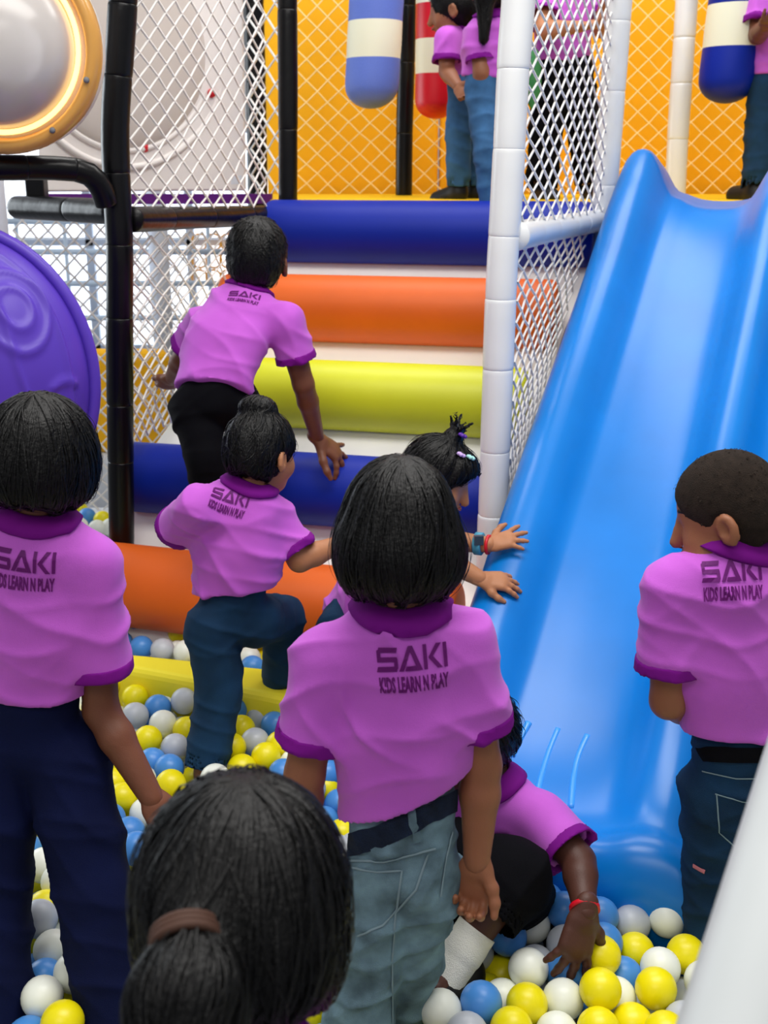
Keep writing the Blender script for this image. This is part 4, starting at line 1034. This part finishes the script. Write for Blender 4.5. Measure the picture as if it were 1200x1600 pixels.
# --- children up on the platform
pa = person('child in jeans standing on the platform beside the red bag, facing left',
  px(4.6, neck=(716, 40, 4.6), pel=(738, 122, 4.6), sL=(698, 62, 4.50), sR=(742, 60, 4.72), eL=(698, 112, 4.48), eR=(748, 105, 4.74), wL=(716, 135, 4.40), wR=(730, 130, 4.62),
     hL=(724, 140, 4.55), hR=(748, 140, 4.66), kL=(717, 205, 4.55), kR=(742, 205, 4.68), aL=(716, 292, 4.55), aR=(741, 292, 4.66)),
  (P(706, 12, 4.56), A(-.92, .15, -.28), A(0, 0, 1)), A(-.8, .55, -.1), 'tail', 'm', M_DENIM, s=.98, h=.0085, nstr=300, seed=81, shoes=True)
pbk = person('long-haired child in jeans half hidden behind the white post at the top of the stair',
  px(4.28, neck=(772, 28, 4.28), pel=(762, 114, 4.28), sL=(748, 62, 4.24), sR=(800, 62, 4.34), eL=(752, 112, 4.22), eR=(812, 112, 4.36), wL=(775, 130, 4.34), wR=(800, 140, 4.40),
     hL=(752, 138, 4.26), hR=(778, 138, 4.32), kL=(763, 240, 4.16), kR=(790, 225, 4.36), aL=(770, 335, 4.12), aR=(798, 302, 4.42)),
  (P(772, -22, 4.30), A(.3, .95, -.1), A(0, 0, 1)), A(.3, 1, -.05), 'tail', 'm', M_DENIM, s=.98, h=.0085, nstr=300, seed=85, shoes=True)
pd = person('child in black trousers behind the white net between the two white posts',
  px(4.62, neck=(884, -28, 4.62), pel=(878, 88, 4.62), sL=(846, -5, 4.60), sR=(922, -5, 4.66), eL=(850, 48, 4.46), eR=(940, 45, 4.60), wL=(905, 42, 4.40), wR=(948, -5, 4.48),
     hL=(862, 112, 4.62), hR=(896, 112, 4.62), kL=(853, 205, 4.60), kR=(913, 205, 4.62), aL=(846, 296, 4.60), aR=(924, 296, 4.62)),
  (P(884, -80, 4.62), A(.3, -.9, -.2), A(0, 0, 1)), A(.2, -1, 0), 'short', 'l', M_BLACKC, s=1.1, h=.009, nstr=200, seed=91, shoes=True, leg_r=(.07, .06, .058))
pe = person('child in dark jeans at the right edge of the platform beside the royal blue bag',
  px(4.45, neck=(1222, -22, 4.45), pel=(1216, 108, 4.45), sL=(1188, 2, 4.42), sR=(1262, 2, 4.5), eL=(1184, 55, 4.38), eR=(1272, 60, 4.5), wL=(1196, 40, 4.24), wR=(1250, 95, 4.42),
     hL=(1200, 130, 4.45), hR=(1234, 130, 4.45), kL=(1190, 212, 4.45), kR=(1236, 212, 4.45), aL=(1182, 294, 4.42), aR=(1232, 296, 4.45)),
  (P(1222, -78, 4.45), A(-.5, .8, -.1), A(0, 0, 1)), A(-.5, 1, 0), 'short', 'd', M_DENIMD, s=1.08, h=.009, nstr=200, seed=95, shoes=True, leg_r=(.07, .058, .054))
# green pouch hanging behind the net
c = P(834, 120, 4.5); v = []; f = []
for i, (z, r0_) in enumerate(((.10, .006), (.085, .018), (.04, .026), (-.02, .03), (-.06, .026), (-.10, .016), (-.115, .004))):
    for j in range(12): a = 2*math.pi*j/12; v.append(c+A(r0_*math.cos(a), r0_*.7*math.sin(a), z))
for i in range(6):
    for j in range(12): f.append((i*12+j, i*12+(j+1) % 12, (i+1)*12+(j+1) % 12, (i+1)*12+j))
gp = thing('pouch', 'green drawstring pouch hanging behind the white net beside the white post', 'pouch')
mesh_obj('bag_body', v, f, mat('green_cloth', (70, 150, 90), .7, .3, noise=(8, .3)), gp)
mesh_obj('string', *tube([c+A(0, 0, .09), c+A(.01, 0, .16), P(850, 52, 4.5)], .003, 6), M_WHITE, gp)

# ================================================================== BALLS
BR = .035
M_BALLS = {'y': mat('yellow_ball', (240, 226, 6), .36, .45), 'b': mat('blue_ball', (72, 140, 214), .36, .45),
           'w': mat('white_ball', (238, 242, 230), .36, .45), 'g': mat('grey_ball', (188, 194, 202), .36, .45)}
def sphere(nu, nv):
    v = [(0, 0, 1)]; f = []
    for i in range(1, nv):
        for j in range(nu):
            a, b = math.pi*i/nv, 2*math.pi*j/nu; v.append((math.sin(a)*math.cos(b), math.sin(a)*math.sin(b), math.cos(a)))
    v.append((0, 0, -1)); last = len(v)-1
    for j in range(nu): f.append((0, 1+j, 1+(j+1) % nu))
    for i in range(nv-2):
        for j in range(nu): a = 1+i*nu+j; b = 1+i*nu+(j+1) % nu; f.append((a, a+nu, b+nu, b))
    for j in range(nu): f.append((last, 1+(nv-2)*nu+(j+1) % nu, 1+(nv-2)*nu+j))
    return np.array(v), f
spec = '''697,1441,y 676,1454,w 778,1491,b 747,1515,g 840,1486,g 843,1452,w 876,1468,g 874,1412,b 889,1437,b 896,1396,b 832,1525,w 892,1519,b 934,1502,y 783,1538,w
749,1556,b 684,1571,w 728,1590,g 778,1590,y 831,1566,y 892,1556,w 879,1592,w 926,1584,y 977,1416,g 1032,1423,w 948,1424,w 1045,1449,w 1072,1437,y 1020,1462,g 983,1471,y 1056,1482,y 1027,1505,w
963,1533,w 970,1507,b 944,1554,y 1010,1557,y 983,1592,y 1038,1584,g 952,1446,b 957,1483,b 1066,1512,w 1030,1602,y
180,1067,y 208,1071,b 211,1090,y 247,1074,y 280,1057,b 216,1117,g 247,1107,b 283,1096,g 259,1132,w 287,1140,y 231,1156,y 271,1170,g 240,1190,b 287,1201,b 184,1198,y 184,1226,y 205,1226,w 265,1226,y
198,1250,y 216,1270,w 187,1272,b 199,1298,b 213,1326,b 77,1418,y 86,1443,g 88,1480,w 91,1521,b 69,1560,w 118,1579,y 158,1548,y 128,1540,w 72,1360,w 80,1392,w 69,1596,b 120,1490,w 112,1452,b
217,981,b 250,984,g 281,990,y 221,1012,b 254,1016,g 290,1019,w 304,1074,y 390,1033,w 402,1040,b 420,1044,w 400,1010,y 390,1080,w 424,1090,y 404,1116,g 430,1132,b 377,1139,y 373,1108,b 364,1168,y
402,1162,g 436,1168,y 410,1184,y 448,1190,w 377,1196,y 332,1198,w 469,1012,w 456,1150,w 444,1206,b 440,1105,y 345,1010,y 360,1030,g'''.split()
def free(p, lim=.058):
    for a, b, r_ in LEGS:
        d = b-a; t = np.clip(np.dot(p-a, d)/np.dot(d, d), 0, 1)
        if np.linalg.norm(p-a-t*d) < r_+.028: return False
    return True
upper = []
for it in spec:
    x, y, c_ = it.split(','); x, y = float(x), float(y)
    zz = .175 if y < 1060 and x < 500 else .168
    upper.append((PZ(x, y, zz+rnd.uniform(-.012, .012)), c_))
pos = np.array([p for p, c_ in upper])
for _ in range(60):
    for i in range(len(pos)):
        d = pos[i]-pos; L = np.linalg.norm(d, axis=1); L[i] = 9
        m = L < 2*BR
        for j in np.nonzero(m)[0]:
            pu = d[j]/max(L[j], 1e-5)*(2*BR-L[j])*.3; pu[2] *= .35; pos[i] += pu; pos[j] -= pu
for _ in range(12):
    for i in range(len(pos)):
        for a, b, r_ in LEGS:
            d = b-a; t = np.clip(np.dot(pos[i]-a, d)/np.dot(d, d), 0, 1); q = pos[i]-a-t*d; L = np.linalg.norm(q)
            if L < r_+BR*.85:
                q[2] *= .2; pos[i] += unit(q)*(r_+BR*.9-L)
        d = pos[i]-pos; L = np.linalg.norm(d, axis=1); L[i] = 9
        for j in np.nonzero(L < 2*BR*.95)[0]:
            pu = d[j]/max(L[j], 1e-5)*(2*BR-L[j])*.3; pu[2] *= .35; pos[i] += pu; pos[j] -= pu
pos[:, 2] = np.clip(pos[:, 2], .13, .21)
front = [(x, y) for x, y, z in pos]
items = [(pos[i], upper[i][1]) for i in range(len(pos))]
cols = 'yyybbwwgg'
def in_pit(p): return p[1] < 2.96-.16*(p[0]) and p[1] > 1.05
def hexlayer(z, jit, seed):
    r = random.Random(seed); out = []; st = 2*BR*1.02; row = 0; y = 1.08
    while y < 3.1:
        x = -1.35+(row % 2)*st/2
        while x < 1.3:
            p = A(x+r.gauss(0, jit), y+r.gauss(0, jit), z+r.gauss(0, jit*.6)); 
            if in_pit(p): out.append(p)
            x += st
        y += st*.87; row += 1
    return out
def slide_clear(p): 
    q = np.dot(p-top0, dn); l = np.dot(p-top0, lat)
    return not (-.08 < l < 1.0 and q < 2.18)
fill = []
allup = pos.copy()
cand = hexlayer(.150, .006, 5); ex = list(pos)
for p in cand:
    E = np.array(ex)
    if slide_clear(p) and free(p) and np.linalg.norm(E-p, axis=1).min() > 2*BR*.93:
        ex.append(p); fill.append(p)
for p in fill: items.append((p, rnd.choice(cols)))
sv_, sf_ = sphere(24, 14)
mesh_of = {}
for k, m in M_BALLS.items():
    me = bpy.data.meshes.new('ball'); me.from_pydata((sv_*BR).tolist(), [], sf_); me.polygons.foreach_set('use_smooth', [True]*len(me.polygons)); me.materials.append(m); mesh_of[k] = me
NAMES = {'y': 'yellow', 'b': 'sky blue', 'w': 'white', 'g': 'light grey'}
def visible(p):
    x, y, d = pix(p)
    return (-25 < x < 1225 and 900 < y < 1630)
stuff = []
# a ball is a thing of its own where the photo shows it; the rest of the heap is one filling
bpy.context.view_layer.update(); dg = bpy.context.evaluated_depsgraph_get(); camp = A(0, 0, CAMZ)
allc = np.array([p for p, c_ in items])
def share(i):
    p = allc[i]; x, y, d = pix(p)
    if not visible(p): return 0
    r_ = np.cross(unit(p-camp), A(0, 0, 1)); r_ = unit(r_); u_ = np.cross(r_, unit(p-camp)); ok = 0
    near = allc[np.linalg.norm(allc-p, axis=1) < .5]
    for a, k in [(0, 0)]+[(t*math.pi/4, .8) for t in range(8)]:
        q = p+BR*k*(r_*math.cos(a)+u_*math.sin(a)); X, Y, D = pix(q)
        if not (0 <= X < 1200 and Y < 1600): continue
        d_ = unit(q-camp); L = np.linalg.norm(q-camp)
        t_ = (near-camp)@d_; m = (t_ < L-BR*.9) & (np.linalg.norm(near-camp-t_[:, None]*d_, axis=1) < BR)
        if m.any(): continue
        if S.ray_cast(dg, Vector(camp), Vector(d_), distance=L-BR*1.05)[0]: continue
        ok += 1
    return ok/9
AREAS = [  # what the ball lies next to, by where it is seen
 (lambda x, y: x > 600 and y > 1540, 'in the nearest row before the slide'),
 (lambda x, y: x > 600 and x > 930, 'between slide lip and cropped boy'),
 (lambda x, y: x > 600, 'around the squatting child\'s hand'),
 (lambda x, y: x < 215 and y > 1310, 'between the navy trouser legs'),
 (lambda x, y: y < 1048, 'just under the lowest orange roll'),
 (lambda x, y: x < 330 and y < 1160, 'left of the topknot child\'s jeans'),
 (lambda x, y: x < 330, 'near the hand above the foreground head'),
 (lambda x, y: True, 'right of the topknot child\'s jeans')]
ORD = ['first', 'second', 'third', 'fourth', 'fifth', 'sixth', 'seventh', 'eighth', 'ninth', 'tenth', 'eleventh', 'twelfth', 'thirteenth', 'fourteenth', 'fifteenth', 'sixteenth', 'seventeenth', 'eighteenth']
groups = {}
for i, (p, c_) in enumerate(items):
    if share(i) < .1: stuff.append((p, c_)); continue
    x, y, d = pix(p); wh = next(t for fn, t in AREAS if fn(x, y)); groups.setdefault((wh, c_), []).append((x, p))
for (wh, c_), L in groups.items():
    L.sort(key=lambda e: e[0])
    for n_, (x, p) in enumerate(L):
        o = bpy.data.objects.new('play_ball', mesh_of[c_]); o.location = p; o.rotation_euler = (rnd.uniform(0, 3), rnd.uniform(0, 3), 0); C.objects.link(o)
        tag(o, (ORD[min(n_, 17)]+' ' if len(L) > 1 else '')+NAMES[c_]+' ball'+(' from the left, ' if len(L) > 1 else ' ')+wh, 'ball', NAMES[c_]+' balls '+wh)
# balls of the pit behind the stair
cnt_ = {}
for x, y, c_ in ((108, 796, 'y'), (136, 807, 'b'), (124, 797, 'y'), (160, 812, 'y'), (104, 812, 'w'), (124, 822, 'w'), (152, 826, 'w'), (172, 824, 'w')):
    o = bpy.data.objects.new('play_ball', mesh_of[c_]); o.location = PZ(x, y, .170); C.objects.link(o); n_ = cnt_.get(c_, 0); cnt_[c_] = n_+1
    tag(o, (ORD[n_]+' ' if c_ != 'b' else '')+NAMES[c_]+' ball'+(' from the left' if c_ != 'b' else '')+' behind the black corner post', 'ball', NAMES[c_]+' balls behind the black corner post')
for p in hexlayer(.060, .004, 8)+hexlayer(.105, .006, 9):
    if free(p) and slide_clear(p): stuff.append((p, rnd.choice(cols)))
gv, gf = sphere(14, 9); V = []; F = []; MI = []; kk_ = list(M_BALLS)
for p, c_ in stuff:
    b = len(V); V.extend((gv*BR+p).tolist()); F.extend([tuple(i+b for i in q) for q in gf]); MI.extend([kk_.index(c_)]*len(gf))
o = mesh_obj('ball_fill', V, F, None)
for k in kk_: o.data.materials.append(M_BALLS[k])
o.data.polygons.foreach_set('material_index', MI)
tag(o, 'deeper layers of mixed plastic balls filling the pit', 'balls', kind='stuff')
